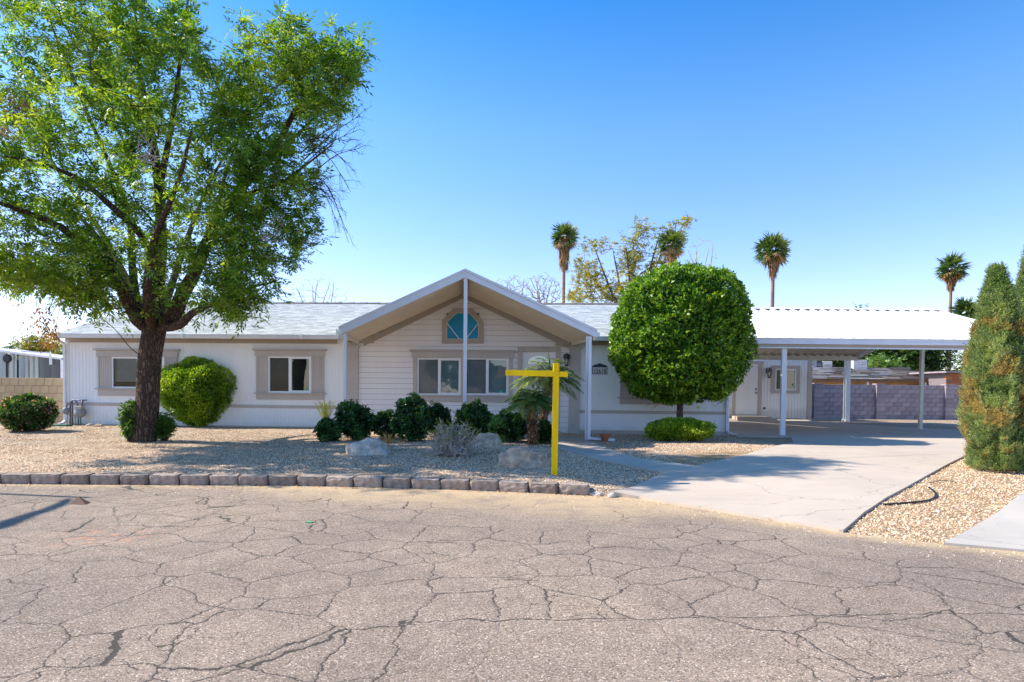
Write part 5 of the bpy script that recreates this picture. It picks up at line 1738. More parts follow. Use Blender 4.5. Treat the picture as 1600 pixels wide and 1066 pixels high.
limb([(239, 512, 0), (215, 500, -.2), (188, 445, -.6), (152, 402, -1.0), (118, 372, -1.3), (75, 345, -1.6), (0, 318, -2.0), (-70, 300, -2.2)], .15, .04, fork)
limb([(180, 435, -.5), (165, 390, .1), (130, 345, .4), (95, 330, .6)], .075, .03)
limb([(205, 480, -.3), (192, 470, .2), (175, 420, .9), (140, 390, 1.6), (70, 380, 2.2)], .08, .02)
limb([(238, 505, .1), (217, 487, .5), (207, 420, .9), (200, 330, 1.3), (155, 220, 1.8), (100, 90, 2.0), (70, 10, 2.0)], .11, .02, fork)
L3 = limb([(243, 508, 0), (247, 440, 0), (252, 380, 0), (248, 290, .1), (235, 200, .1), (221, 130, 0), (214, 50, 0), (205, -60, 0)], .15, .035, fork)
limb([(247, 300, .1), (262, 230, -.2), (275, 150, -.4), (285, 60, -.5), (300, -40, -.5)], .07, .02)
limb([(235, 200, .1), (205, 165, .4), (180, 100, .6), (150, 20, .7)], .05, .015)
L4 = limb([(247, 508, 0), (268, 500, -.2), (286, 458, -.5), (305, 425, -.7), (332, 360, -.9), (365, 308, -1.0), (420, 248, -1.0), (462, 172, -.9), (505, 110, -.8), (530, 60, -.7)], .17, .025, fork)
limb([(305, 425, -.7), (318, 395, -.1), (338, 340, .3), (350, 280, .6), (378, 190, .8), (372, 90, .9)], .07, .02)
limb([(365, 308, -1.0), (430, 290, -1.2), (475, 260, -1.3), (520, 225, -1.3)], .04, .012)
limb([(420, 248, -1.0), (460, 215, -.5), (510, 160, -.3), (548, 90, -.3)], .035, .01)
limb([(250, 512, 0), (280, 508, -.7), (300, 490, -1.1), (332, 475, -1.4), (372, 455, -1.6), (430, 440, -1.7)], .10, .015, fork)
limb([(245, 425, 0), (221, 368, -.8), (170, 319, -1.4), (124, 281, -1.9), (64, 255, -2.3), (10, 245, -2.5)], .08, .02)
limb([(240, 515, .1), (260, 470, 1.2), (290, 380, 2.2), (330, 280, 2.9), (380, 200, 3.2)], .11, .02, fork)
limb([(238, 515, -.1), (230, 460, -1.3), (240, 380, -2.3), (280, 280, -3.0), (300, 200, -3.2)], .10, .02, fork)
limb([(235, 515, .1), (205, 450, 1.4), (150, 350, 2.6), (80, 250, 3.0), (40, 150, 3.0)], .10, .02, fork)
limb([(228, 560, 0), (205, 545, -.3), (180, 515, -.5), (150, 490, -.6)], .012, .005)
zones = [((195, 215, 0), (3.3, 3.4, 2.9), 520), ((60, 250, -.3), (1.9, 3.0, 2.6), 200), ((450, 135, -.6), (1.55, 1.5, 1.35), 190), ((520, 95, -.5), (.75, .9, .75), 50), ((400, 300, -.6), (1.35, 2.2, 1.5), 210),
         ((350, 430, -.9), (1.45, 1.7, .75), 120), ((130, 430, .1), (1.6, 2.2, .75), 130), ((-40, 330, -1), (1.3, 2.2, 2.0), 90), ((190, 40, 0), (2.2, 2.6, 1.6), 230), ((240, 455, .1), (1.6, 2.4, .75), 110), ((210, 520, -.9), (.55, .5, .3), 16), ((405, 470, -1.3), (.65, .6, .35), 20), ((35, 435, -.6), (.7, .9, .5), 26)]
pts = []
for (c, r, n_) in zones:
    pts.append(in_ell(int(n_ * 1.12), tw(c[0], c[1], c[2] - .9), (r[0], r[1] * .92, r[2])))
pts = np.concatenate(pts)
# open sky between the two lobes, and nothing low in front of the roof
pxs = np.array([((p[0] / p[1]) * FPX + 800, HOR - (p[2] - CAMZ) / p[1] * FPX) for p in pts])
gap = ((np.abs(pxs[:, 0] - 352) < 30 - .12 * pxs[:, 1]) & (pxs[:, 1] < 110))
gap |= (pxs[:, 1] > 505) & (pxs[:, 0] > 265) | (pxs[:, 1] > 470) & ((pxs[:, 0] < 95) | (pxs[:, 0] > 425)) | (pxs[:, 1] > 512) & (pxs[:, 0] < 185)
gap |= (pxs[:, 0] > 500) & (pxs[:, 1] > 190) | (pxs[:, 0] > 475) & (pxs[:, 1] > 400)
gap |= (pxs[:, 1] > 395) & (np.abs(pxs[:, 0] - 245) < 75) & (pts[:, 1] < TY + .3) & (rng.uniform(0, 1, len(pts)) < .8)
keep = ~gap & ((vnoise(pts, .8, 3.3) > -.22) | (rng.uniform(0, 1, len(pts)) < .15))
pts = pts[keep]
tips = sk.grow(pts, .32, .045, .05, 3.2)
sk.radii(.0035, 2.25)
for k in range(len(sk.p)): sk.p[k] = np.array(sk.p[k]) - np.array(K)
# swell and ridge the trunk
wood = sk.mesh('branches', M['bark'], ash, (22, 7, 4))
TP = np.array([sk.p[i] for i in tips])
par = np.array([sk.p[sk.par[i]] for i in tips])
dirs = unit(TP - par)
def sprays(TP, dirs, per, L, spread=.9, back=.35):
    P_ = np.repeat(TP, per, 0) - np.repeat(dirs, per, 0) * rng.uniform(0, back, (len(TP) * per, 1))
    D_ = unit(np.repeat(dirs, per, 0) * .55 + rdir(len(P_)) * spread + np.array([0, 0, .12]))
    return P_, D_, rng.uniform(L[0], L[1], len(P_))
P_, D_, L_ = sprays(TP, dirs, 9, (.14, .30), back=.55)
P_ = P_ + rng.normal(0, .07, P_.shape)
tn = tone_at(P_, .58, .25, .8, .20)
leaf_obj('leaves', [pinnate(P_, D_, L_, 7, .31, .118, tn, .22)], M['ash'], ash, 'stuff')
# fine twigs that carry the sprays
mb = MB()
for i in range(0, len(P_), 2):
    mb.tube([P_[i] - D_[i] * .05, P_[i] + D_[i] * L_[i]], [.003, .0015], 3, cap=False)
# bare dead twigs at the right and dry tangles
def bare(mb, p0, p1, r0=.012, side=10, ln=.4, sag=.25):
    p0, p1 = Vector(p0), Vector(p1)
    m_ = (p0 + p1) / 2 + Vector((0, 0, sag * (p1 - p0).length))
    P = spline([p0, m_, p1], 6)
    mb.tube(P, list(np.linspace(r0, r0 * .3, len(P))), 5, cap=False)
    for k in range(side):
        i = random.randint(2, len(P) - 2)
        d = (P[i + 1] - P[i]).normalized()
        e = P[i] + (d * .8 + Vector(rdir(1)[0]) * .6).normalized() * ln * random.uniform(.5, 1.2)
        mdl = (P[i] + e) / 2 + Vector((0, 0, .03))
        mb.tube([P[i], mdl, e], [r0 * .45, r0 * .32, r0 * .18], 4, cap=False)
        for q_ in range(3):
            b_ = mdl.lerp(e, random.random())
            mb.tube([b_, b_ + Vector(rdir(1)[0]) * .13 + d * .06], [r0 * .2, r0 * .12], 3, cap=False)
for (a, b, sg_) in (((475, 250), (560, 182), .05), ((470, 262), (556, 205), .08), ((465, 225), (545, 222), .1), ((480, 235), (553, 268), .2), ((470, 245), (548, 300), .3), ((455, 290), (530, 330), .3), ((470, 285), (543, 365), .35), ((480, 290), (545, 380), .4), ((490, 270), (562, 232), .1), ((460, 300), (520, 300), .1), ((485, 292), (528, 352), .3), ((470, 240), (532, 190), .05)):
    bare(mb, tw(a[0], a[1], -1.2) - K, tw(b[0], b[1], -1.1 + random.uniform(-.4, .4)) - K, .012, 9, .38, sg_)
for (a, b) in (((100, 425), (66, 520)), ((105, 430), (84, 530)), ((95, 420), (50, 500)), ((110, 440), (62, 535))):
    bare(mb, tw(a[0], a[1], -.6) - K, tw(b[0], b[1], -.6) - K, .010, 10, .25, .05)
mb.build('twigs', M['bark'], ash)['kind'] = 'stuff'
mb = MB()
for (cx, cy, r_, n_, dy) in ((230, 250, .35, 26, -3.2), (60, 225, .5, 22, -2.6), (120, 110, .4, 16, -1.5), (430, 375, .45, 20, -2.0), (140, 75, .3, 12, -2)):
    c_ = tw(cx, cy, dy) - K
    for k in range(n_):
        a_ = c_ + Vector(rdir(1)[0]) * r_ * random.random()
        b_ = a_ + (Vector(rdir(1)[0]) + Vector((0, 0, .3))) * r_ * .9
        mb.tube([a_, (a_ + b_) / 2 + Vector(rdir(1)[0]) * .08, b_], [.008, .006, .003], 4, cap=False)
mb.build('dead_twigs', M['twig'], ash)['kind'] = 'stuff'
P1 = np.concatenate([in_ell(20, tw(62, 500, -.6) - K, (.28, .3, .45)), in_ell(40, tw(20, 165, -2.6) - K, (.4, .4, .35)), in_ell(16, tw(505, 80, -.8) - K, (.3, .3, .3)), in_ell(18, tw(80, 520, -.5) - K, (.15, .2, .25))])
leaf_obj('dead_leaves', [pinnate(P1, rdir(len(P1)) + np.array([0, 0, -1.]), rng.uniform(.1, .25, len(P1)), 5, .35, .11, rng.uniform(0, 1, len(P1)), .5)], M['dead'], ash, 'stuff')
# suckers at the foot
def shoots(name, label, px0, px1, py0, py1, n, m, leafL, group=None, dy=0):
    b = gp((px0 + px1) / 2, py1)
    t = thing(name, (b.x, b.y + dy, b.z), label, 'shrub', group)
    Y = b.y + dy
    w, h_ = (at(px1, 650, Y).x - at(px0, 650, Y).x) / 2, at(px0, py0, Y).z - b.z
    mb = MB(); Ps, Ds = [], []
    for k in range(n):
        a = rng.uniform(0, 6.28); r_ = w * rng.uniform(.1, 1)
        e = Vector((r_ * math.cos(a), r_ * .7 * math.sin(a), h_ * rng.uniform(.35, 1)))
        s_ = Vector((e.x * .3, e.y * .3, 0))
        P = spline([s_, (s_ + e) / 2 + Vector((0, 0, .1 * h_)), e], 5)
        mb.tube(P, list(np.linspace(.008, .003, len(P))), 5, cap=False)
        for p in P[3:]:
            for q_ in range(4):
                Ps.append(p); Ds.append(rdir(1)[0] + np.array([0, 0, .3]))
    mb.build('stems', M['bark2'], t)
    Ps, Ds = np.array(Ps), np.array(Ds)
    leaf_obj('leaves', [pinnate(Ps, Ds, rng.uniform(.06, .14, len(Ps)), 5, .42, leafL, tone_at(Ps, .6, .2, 4, .2), .3)], m, t, 'stuff')
    return t
shoots('sucker_shoots', 'pale green leafy shoots growing at the left foot of the big tree', 187, 222, 628, 690, 18, M['mid'], .085, dy=-.05)
shoots('sucker_shoots', 'dark leafy shoots at the right foot of the big tree trunk', 238, 266, 640, 690, 14, M['mid'], .08, dy=.1)

# ---- shrubs ----------------------------------------------------------
def foliage(C, rad, n, L, W_, lump=.14, lsc=2.2, seed=0.0, base=.5, amp=.3, inner=.25, flatb=None, spread=.9, square=0.0, rnd=.2, cluster=0, taper=0.0):
    d = rdir(n)
    if cluster:
        cd_ = rdir(cluster)
        idx = rng.integers(0, cluster, n)
        d = unit(cd_[idx] + rng.normal(0, .42 / math.sqrt(cluster) * 3, (n, 3)))
    nz = vnoise(d * 1.0, lsc, seed) + .5 * vnoise(d, lsc * 2.3, seed + 5)
    k = 1 + lump * nz * 1.7
    if square:
        k *= (1 / np.maximum(np.abs(d).max(1), .6)) ** square
    rr = k * (1 - np.abs(rng.normal(0, .055, n)))
    ins = rng.uniform(0, 1, n) < inner
    rr[ins] *= rng.uniform(.45, .95, ins.sum())
    P = d * rr[:, None] * np.array(rad)
    if taper: P[:, :2] *= (1 - taper * np.clip(-P[:, 2:3] / rad[2], 0, 1))
    if flatb is not None:
        ok = P[:, 2] > -rad[2] * flatb
        P, d = P[ok], d[ok]
        rr = rr[ok]
    n = len(P)
    D = unit(d * .7 + rdir(n) * spread + np.array([0, 0, .25]))
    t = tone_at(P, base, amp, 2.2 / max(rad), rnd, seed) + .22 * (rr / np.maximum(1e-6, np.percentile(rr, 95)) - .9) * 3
    Ls = L * rng.uniform(.65, 1.25, n)
    return leaves(P + np.array(C), D, unit(rdir(n) + d * .8), Ls, Ls * W_, np.clip(t, 0, 1))
def shrub(name, label, box, m, n, L, W_=.5, cat='shrub', stems=14, dy=0.0, depth=.85, lump=.16, group=None, base=.5, amp=.3, flatb=.9, seed=None, cluster=0, square=0.0, lift=0.0, extra=None, taper=0.0):
    x0, x1, y0, y1 = box
    b = gp((x0 + x1) / 2, y1)
    Y = b.y + dy
    w = (at(x1, 650, Y).x - at(x0, 650, Y).x) / 2
    ry = w * depth
    Y += ry * .6
    b = Vector((b.x * Y / b.y, Y, g(b.x * Y / b.y, Y)))
    w = (at(x1, 650, Y).x - at(x0, 650, Y).x) / 2
    zt_ = at((x0 + x1) / 2, y0, Y).z
    h_ = zt_ - b.z - lift
    t = thing(name, b, label, cat, group)
    rz_ = h_ / 2
    C = (0, 0, rz_ * 1.0 + lift)
    sd_ = seed if seed is not None else random.uniform(0, 50)
    V_ = foliage(C, (w * .98, w * depth, rz_ * 1.0), n, L, W_, lump, 2.0, sd_, base, amp, flatb=flatb, cluster=cluster, square=square, taper=taper)
    mb = MB()
    for k in range(stems):
        a = rng.uniform(0, 6.28); r_ = w * rng.uniform(.2, .75)
        e = Vector((r_ * math.cos(a), r_ * depth * math.sin(a), h_ * rng.uniform(.35, .85) + lift))
        s_ = Vector((e.x * .12, e.y * .12, -.03))
        P = spline([s_, s_.lerp(e, .5) + Vector((0, 0, .08 * h_)), e], 4)
        mb.tube(P, list(np.linspace(.016, .005, len(P))), 5, cap=False)
    mb.build('stems', M['bark2'], t)
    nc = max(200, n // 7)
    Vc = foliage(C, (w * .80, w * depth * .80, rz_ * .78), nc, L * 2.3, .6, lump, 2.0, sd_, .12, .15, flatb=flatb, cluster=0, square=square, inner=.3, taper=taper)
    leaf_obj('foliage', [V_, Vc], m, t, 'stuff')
    return t, b, w, h_, Y
shrub('shrub', 'big bright lime green rounded shrub right of the tree trunk', (253, 371, 562, 668), M['lime'], 26000, .066, .52, stems=26, lump=.10, square=.22, depth=.9, base=.52, flatb=.99, seed=4, taper=.5)
t, b, w, h_, Y = shrub('flowering_shrub', 'dark green shrub dotted with pink flowers in front of the tan wall', (6, 80, 618, 676), M['mid'], 9000, .07, .40, stems=20, lump=.16, seed=5, base=.4)
fl = foliage((0, 0, h_ / 2), (w * 1.04, w * .88, h_ / 2 * 1.03), 520, .05, .9, .16, 2.0, 5, .5, .3, inner=0)
leaf_obj('flowers', [fl], M['pinkflower'], t, 'stuff')
shrub('dark_shrub', 'low dark shrub beneath the yellow green cycad fronds', (495, 532, 656, 691), M['dark'], 3000, .05, .6, lump=.2, cluster=40, seed=11)
shrub('dark_shrub', 'broad dark shrub just right of the cycad, under the left canopy post', (525, 584, 632, 689), M['dark'], 5500, .055, .6, lump=.26, cluster=55, seed=14)
shrub('dark_shrub', 'small dark shrub between the broad dark one and the tallest one', (584, 624, 645, 688), M['dark'], 3200, .05, .6, lump=.25, cluster=40, dy=.25, seed=17)
shrub('dark_shrub', 'tallest dark shrub with a pointed top, below the left front window', (614, 669, 622, 691), M['dark'], 6000, .055, .6, lump=.26, cluster=60, seed=20)
shrub('dark_shrub', 'dark shrub behind the dry grey bush, right of the tallest one', (662, 703, 632, 686), M['dark'], 4000, .052, .6, lump=.24, cluster=45, dy=.3, seed=23)
shrub('dark_shrub', 'dark shrub at the foot of the middle canopy post', (708, 764, 632, 690), M['dark'], 5000, .055, .6, lump=.26, cluster=55, dy=.2, seed=26)
shrub('dark_shrub', 'dark shrub spreading behind the two small palms', (766, 828, 645, 696), M['dark'], 5500, .055, .6, lump=.22, cluster=55, dy=.75, seed=29)
shrub('dark_shrub', 'small dark shrub right of the palm trunks, partly behind the yellow post', (838, 864, 658, 697), M['dark'], 2200, .05, .6, lump=.2, cluster=30, dy=.5, seed=32)
shrub('low_shrub', 'low spreading lime green shrub at the foot of the round tree', (1009, 1116, 655, 691), M['lime'], 11000, .052, .5, lump=.16, depth=.6, base=.58, flatb=.8, seed=35)

# dry grey bush: a tangle of twigs with a few olive leaves
p0 = gp(706, 719)
Y = p0.y + .45
b = Vector((p0.x * Y / p0.y, Y, g(p0.x * Y / p0.y, Y)))
w = (at(748, 690, Y).x - at(667, 690, Y).x) / 2
h_ = at(706, 661, Y).z - b.z
t = thing('dry_bush', b, 'dry grey twiggy bush with sparse olive leaves in the middle bed', 'bush')
mb = MB(); tipsP = []
for k in range(330):
    a = rng.uniform(0, 6.28); el = rng.uniform(.02, 1.35)
    L_ = rng.uniform(.45, 1.0)
    e = Vector((w * 1.2 * math.cos(a) * math.cos(el) ** .6, w * .9 * math.sin(a) * math.cos(el), h_ * 1.15 * math.sin(el))) * L_
    s_ = e * .1
    m1 = s_.lerp(e, .5) + Vector(rdir(1)[0]) * .07
    mb.tube([s_, m1, e], [.011, .008, .004], 4, cap=False)
    for j in range(4):
        q0 = m1.lerp(e, random.random()); q1 = q0 + Vector(rdir(1)[0]) * random.uniform(.05, .16)
        q1.z = max(q1.z, .01)
        mb.tube([q0, q1], [.006, .003], 3, cap=False)
    tipsP.append(e)
mb.build('twigs', M['greytwig'], t)['kind'] = 'stuff'
TPs = np.array([tuple(x) for x in tipsP])
TPs = TPs[TPs[:, 2] > h_ * .45]
Pq = np.repeat(TPs, 7, 0) + rng.normal(0, .04, (len(TPs) * 7, 3))
leaf_obj('leaves', [leaves(Pq, rdir(len(Pq)) + np.array([0, 0, .4]), rdir(len(Pq)), .035, .016, rng.uniform(0, .7, len(Pq)))], M['olive'], t, 'stuff')

# straw tuft and cycad fronds
def blades(root, n, r0, length, m, name, tilt=(.1, .9), wd=.02, tones=(.2, .9), kind='stuff'):
    Vs = []
    n_ = n
    a = rng.uniform(0, 6.28, n_); tl = rng.uniform(tilt[0], tilt[1], n_)
    d0 = np.stack([np.cos(a) * np.sin(tl), np.sin(a) * np.sin(tl), np.cos(tl)], 1)
    P = np.stack([np.cos(a) * r0, np.sin(a) * r0, np.zeros(n_)], 1) * rng.uniform(0, 1, (n_, 1))
    L_ = length * rng.uniform(.6, 1.1, n_)
    out = []
    seg = 4
    side = unit(np.cross(d0, np.array([0, 0, 1.0])))
    V = []
    for s_ in range(seg + 1):
        t_ = s_ / seg
        c = P + d0 * (L_ * t_)[:, None] + np.stack([np.cos(a), np.sin(a), np.zeros(n_)], 1) * (L_ * .25 * t_ ** 2)[:, None] - np.array([0, 0, 1.]) * (L_ * .35 * tl * t_ ** 2)[:, None]
        ww = wd * (1 - t_ ** 2 * .95)
        V += [c - side * ww / 2, c + side * ww / 2]
    V = np.stack(V, 1).reshape(-1, 3)
    F = np.concatenate([np.stack([np.arange(n_) * 2 * (seg + 1) + 2 * s_ + q_ for q_ in (0, 1, 3, 2)], 1) for s_ in range(seg)])
    T = np.tile(rng.uniform(tones[0], tones[1], n_), seg)
    o = link(name, np_mesh(name, V, F, m, T), root)
    if kind: o['kind'] = kind
    return o
p0 = gp(605, 693)
t = thing('grass_tuft', p0, 'dry straw coloured grass tuft among the dark shrubs', 'grass tuft')
blades(t, 90, .05, .30, M['straw'], 'blades', (.05, 1.2), .012)
p0 = gp(511, 690)
Yc = p0.y + .3
b = Vector((p0.x * Yc / p0.y, Yc, g(p0.x * Yc / p0.y, Yc)))
top = at(507, 629, Yc).z - b.z
cy = thing('cycad', b, 'upright yellow green cycad fronds rising above a low dark shrub', 'plant')
MB().tube([(0, 0, 0), (-.03, 0, top * .45)], [.06, .05], 8).build('trunk', M['palmbark'], cy)
for k in range(11):
    a = k * 2.4; tl = .12 + .28 * (k % 5) / 4 * (1 if k % 2 else .8)
    tilt = Vector((math.cos(a) * tl * 1.2, math.sin(a) * tl, 1)).normalized()
    h0 = Vector((-.03, 0, top * .42))
    n_ = 34
    tt = np.linspace(.12, 1, n_)
    Lf = top * .60 * rng.uniform(.85, 1.05)
    Pp = np.array(h0)[None] + np.array(tilt)[None] * (tt * Lf)[:, None]
    Pp[:, :2] += np.array([math.cos(a), math.sin(a)]) * (tt ** 2 * .05)[:, None]
    sd = np.where(np.arange(n_) % 2, 1, -1)[:, None] * unit(np.cross(np.array(tilt), np.array([math.sin(a), -math.cos(a), .2])))[None]
    V_ = leaves(Pp, sd * .55 + np.array(tilt)[None] * .9, np.tile(np.array([math.cos(a), math.sin(a), .2]), (n_, 1)), .085 * (1 - .4 * tt), .02, rng.uniform(.3, .9, n_))
    o = leaf_obj('frond', [V_], M['cycad'], cy)
    
# ---- clipped round tree ---------------------------------------------
b = gp(1060, 686)
YT = b.y + .15
b = Vector((at(1062, 650, YT).x, YT, g(4, YT)))
rt = thing('round_tree', b, 'clipped round dark green tree with dense glossy leaves and slim grey trunk', 'tree')
C = at(1063, 530, YT) - b
rx = (at(1175, 534, YT).x - at(951, 534, YT).x) / 2 * .90
rz_ = (at(1063, 418, YT).z - at(1063, 650, YT).z) / 2 * .94
d = None
n = 46000
d = rdir(n)
k = np.ones(n)
# fuller shoulders, narrowing underneath
zf = d[:, 2]
k *= (1 / np.maximum(np.maximum(np.hypot(d[:, 0], d[:, 1]), np.abs(zf)), .7)) ** .2
k *= 1 + .07 * np.clip(zf, 0, 1) * (1 - np.abs(zf)) * 3 - .13 * np.clip(-zf - .35, 0, 1)
nz = vnoise(d, 2.4, 9) + .6 * vnoise(d, 6, 2)
k *= 1 + .15 * nz
rr = k * (1 - np.abs(rng.normal(0, .035, n)))
cl_ = vnoise(d, 11, 4) + .5 * vnoise(d, 22, 8)
rr *= 1 + .05 * cl_
ins = rng.uniform(0, 1, n) < .22
rr[ins] *= rng.uniform(.75, .97, ins.sum())
P = d * rr[:, None] * np.array([rx, rx * .96, rz_])
D = unit(d * .55 + rdir(n) * .75 + np.array([0, 0, .2]))
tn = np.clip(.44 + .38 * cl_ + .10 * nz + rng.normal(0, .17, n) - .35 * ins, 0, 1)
Ls = .094 * rng.uniform(.7, 1.2, n)
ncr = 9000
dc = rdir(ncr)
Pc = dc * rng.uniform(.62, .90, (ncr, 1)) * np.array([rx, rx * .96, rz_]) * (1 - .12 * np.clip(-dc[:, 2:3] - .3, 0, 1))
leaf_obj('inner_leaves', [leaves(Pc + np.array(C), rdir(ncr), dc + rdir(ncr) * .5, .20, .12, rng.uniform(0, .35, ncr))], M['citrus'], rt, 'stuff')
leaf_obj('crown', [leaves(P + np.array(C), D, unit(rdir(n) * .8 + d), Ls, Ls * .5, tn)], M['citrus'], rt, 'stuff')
# stray shoots breaking the outline
n = 260
n = 520
d = rdir(n); d[:, 2] = d[:, 2] * .8 + .2; d = unit(d)
P = d * np.array([rx, rx * .96, rz_]) * rng.uniform(.98, 1.06, (n, 1)) + np.array(C)
leaf_obj('shoots', [pinnate(P, d + rdir(n) * .5, rng.uniform(.06, .16, n), 7, .42, .06, rng.uniform(.3, 1, n), .0)], M['citrus'], rt, 'stuff')
trk = spline([(0.01, 0, -.05), (.0, 0, .4), (.01, .01, .9), (.03, 0, C.z - rz_ * .6)], 4)
MB().tube(trk, list(np.linspace(.085, .07, len(trk))), 12).build('trunk', M['bark2'], rt, smooth=True)
mb = MB()
for k_ in range(26):
    e = Vector(rdir(1)[0]); e = Vector((e.x * rx * .75, e.y * rx * .7, abs(e.z) * rz_ * 1.0)) + Vector((0, 0, C.z - rz_ * .4))
    s_ = Vector(trk[-1])
    mb.tube([s_, s_.lerp(e, .5) + Vector((0, 0, .15)), e], [.035, .02, .006], 5, cap=False)
mb.build('limbs', M['bark2'], rt)

# ---- junipers at the right ------------------------------------------
def juniper(label, px_, pybase, pytop, prof, lean, n, seed, group, Yadd=0.0, Y=None):
    p0 = gp(px_, pybase)
    Y = (p0.y + Yadd) if Y is None else Y
    b = Vector((at(px_, 650, Y).x, Y, g(at(px_, 650, Y).x, Y)))
    h_ = at(px_, pytop, Y).z - b.z
    t = thing('juniper', b, label, 'tree', group)
    hz = rng.uniform(0.0, 1, n) ** .95
    a = rng.uniform(0, 2 * math.pi, n)
    R0 = .93 * np.interp(hz, [q_[0] for q_ in prof], [q_[1] for q_ in prof])
    dd = np.stack([np.cos(a) * 1.0, np.sin(a) * 1.0, hz * 4], 1)
    lump = vnoise(dd, 1.5, seed) + .7 * vnoise(dd * np.array([1, 1, 1.4]), 3.5, seed + 3) + .35 * vnoise(dd, 8, seed + 9)
    r_ = R0 * (1 + .30 * lump) * (1 - np.abs(rng.normal(0, .10, n)))
    P = np.stack([np.cos(a) * r_, np.sin(a) * r_, hz * h_], 1)
    P[:, 0] += lean * hz ** 2
    out = np.stack([np.cos(a), np.sin(a), np.full(n, 1.1)], 1)
    D = unit(out + rdir(n) * .55)
    nzb = 1.15 * vnoise(P, 3.0, seed + 7) + .45 * vnoise(P, 9, seed)
    hbr = np.interp(hz, [0, .1, .5, .75, 1], [.0, .12, .05, -.40, -.8])
    br = nzb + hbr + rng.normal(0, .10, n) > .16
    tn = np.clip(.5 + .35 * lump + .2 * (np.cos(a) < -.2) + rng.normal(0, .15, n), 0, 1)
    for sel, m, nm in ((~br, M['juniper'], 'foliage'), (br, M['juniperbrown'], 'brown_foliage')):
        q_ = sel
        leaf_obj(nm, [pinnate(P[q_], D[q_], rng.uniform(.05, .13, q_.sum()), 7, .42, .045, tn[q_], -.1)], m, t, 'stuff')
    mb = MB().tube([(0, 0, -.05), (lean * .2, 0, h_ * .5), (lean * .8, 0, h_ * .92)], [.07, .05, .01], 8)
    for k in range(60):
        z = rng.uniform(.08, .85); a_ = rng.uniform(0, 6.28); r_ = float(np.interp(z, [q_[0] for q_ in prof], [q_[1] for q_ in prof])) * .8
        mb.tube([(lean * z * z, 0, z * h_ - .1), (lean * z * z + r_ * math.cos(a_), r_ * math.sin(a_), z * h_ + r_ * .5)], [.015, .005], 4, cap=False)
    mb.build('trunk', M['bark2'], t, smooth=True)
    return t
prof = [(0, .36), (.05, .40), (.11, .41), (.28, .46), (.44, .42), (.57, .35), (.7, .285), (.84, .17), (.93, .075), (1, .01)]
juniper('rounded juniper with brown patches and a leaning wispy top beside the driveway', 1560, 742, 424, prof, -.10, 17000, 3, 'junipers by the driveway', .40)
prof2 = [(0, .36), (.1, .44), (.3, .50), (.5, .44), (.7, .31), (.85, .20), (1, .03)]
juniper('taller juniper cut off by the right edge of the photo', 1616, 730, 368, prof2, .02, 17000, 12, 'junipers by the driveway', Y=10.9)

# ---- pygmy date palms -----------------------------------------------
def date_palm(label, base, top, nf, fl, seed, group, elr=(1.35, 1.65), dr=(.55, .35), spear=0.0):
    t = thing('date_palm', base, label, 'palm', group)
    nf = int(nf * 1.25)
    tp_ = top - base
    P = spline([(0, 0, -.05), tp_ * .5 + Vector((.03, 0, 0)), tp_], 8)
    rad = [.075 + .02 * math.sin(i * 2.2) for i in range(len(P))]
    mb = MB().tube(P, rad, 10)
    for i in range(260):
        k = random.randint(0, len(P) - 2); a = random.uniform(0, 6.28)
        c = P[k].lerp(P[k + 1], random.random())
        o = Vector((math.cos(a), math.sin(a), 0))
        dwn = random.uniform(-.6, .9)
        mb.tube([c + o * .06, c + o * .115 + Vector((0, 0, .05 * dwn)), c + o * .13 + Vector((0, 0, .10 * dwn - .03))], [.016, .012, .003], 4, cap=False)
    mb.build('trunk', M['palmbark'], t)
    for i in range(nf):
        a = i * 2.399 + random.uniform(-.2, .2)
        el = elr[0] - elr[1] * (i / nf) ** .8
        L_ = fl * random.uniform(.85, 1.1)
        n_ = 58
        tt = np.linspace(.1, 1, n_)
        d0 = np.array([math.cos(a) * math.cos(el), math.sin(a) * math.cos(el), math.sin(el)])
        drop = dr[0] + dr[1] * (1 - abs(el) / 1.4)
        C_ = np.array(tp_)[None] + d0[None] * (tt * L_)[:, None] - np.array([0, 0, 1.])[None] * (tt ** 2.1 * L_ * drop)[:, None]
        tan = unit(np.gradient(C_, axis=0))
        sd = unit(np.cross(tan, np.array([0, 0, 1.])[None] + 1e-3))
        sg = np.where(np.arange(n_) % 2, 1, -1)[:, None]
        ll = fl * .30 * np.sin(np.clip(tt * 1.05, 0, 1) * math.pi * .85 + .35) + .03
        D_ = sd * sg * .85 + tan * .65 + np.array([0, 0, -.28]) + rng.normal(0, .07, (n_, 3))
        V_ = leaves(C_, D_, np.tile([0, 0, 1.], (n_, 1)), ll, .024, np.clip(rng.normal(.55 + .25 * math.sin(a * 2), .15, n_), 0, 1))
        fo = leaf_obj('frond', [V_], M['palm'], t)
        MB().tube([Vector(c) for c in C_[::7]], list(np.linspace(.009, .003, len(C_[::7]))), 4, cap=False).build('midrib', M['palm'], fo)
    if spear: MB().tube([tp_, tp_ + Vector((.02, 0, spear * .6)), tp_ + Vector((-.01, 0, spear))], [.02, .016, .002], 6).build('spear', M['palm'], t)
    V_ = []
    for i in range(12):
        a = rng.uniform(0, 6.28)
        n_ = 22; tt = np.linspace(.15, 1, n_)
        C_ = np.array(tp_)[None] + np.stack([np.cos(a) * .14 * tt ** .6, np.sin(a) * .14 * tt ** .6, -tt * fl * .45], 1)
        V_.append(leaves(C_, rng.normal(0, .5, (n_, 3)) + np.array([0, 0, -1.]), rdir(n_), .13, .012, rng.uniform(0, 1, n_)))
    leaf_obj('dry_fronds', V_, M['straw'], t, 'stuff')
b1, b2 = gp(833, 696), gp(846, 692)
b1.y += .15; b2.y += .55
b2 = Vector((at(843, 650, b2.y).x, b2.y, g(b2.x, b2.y)))
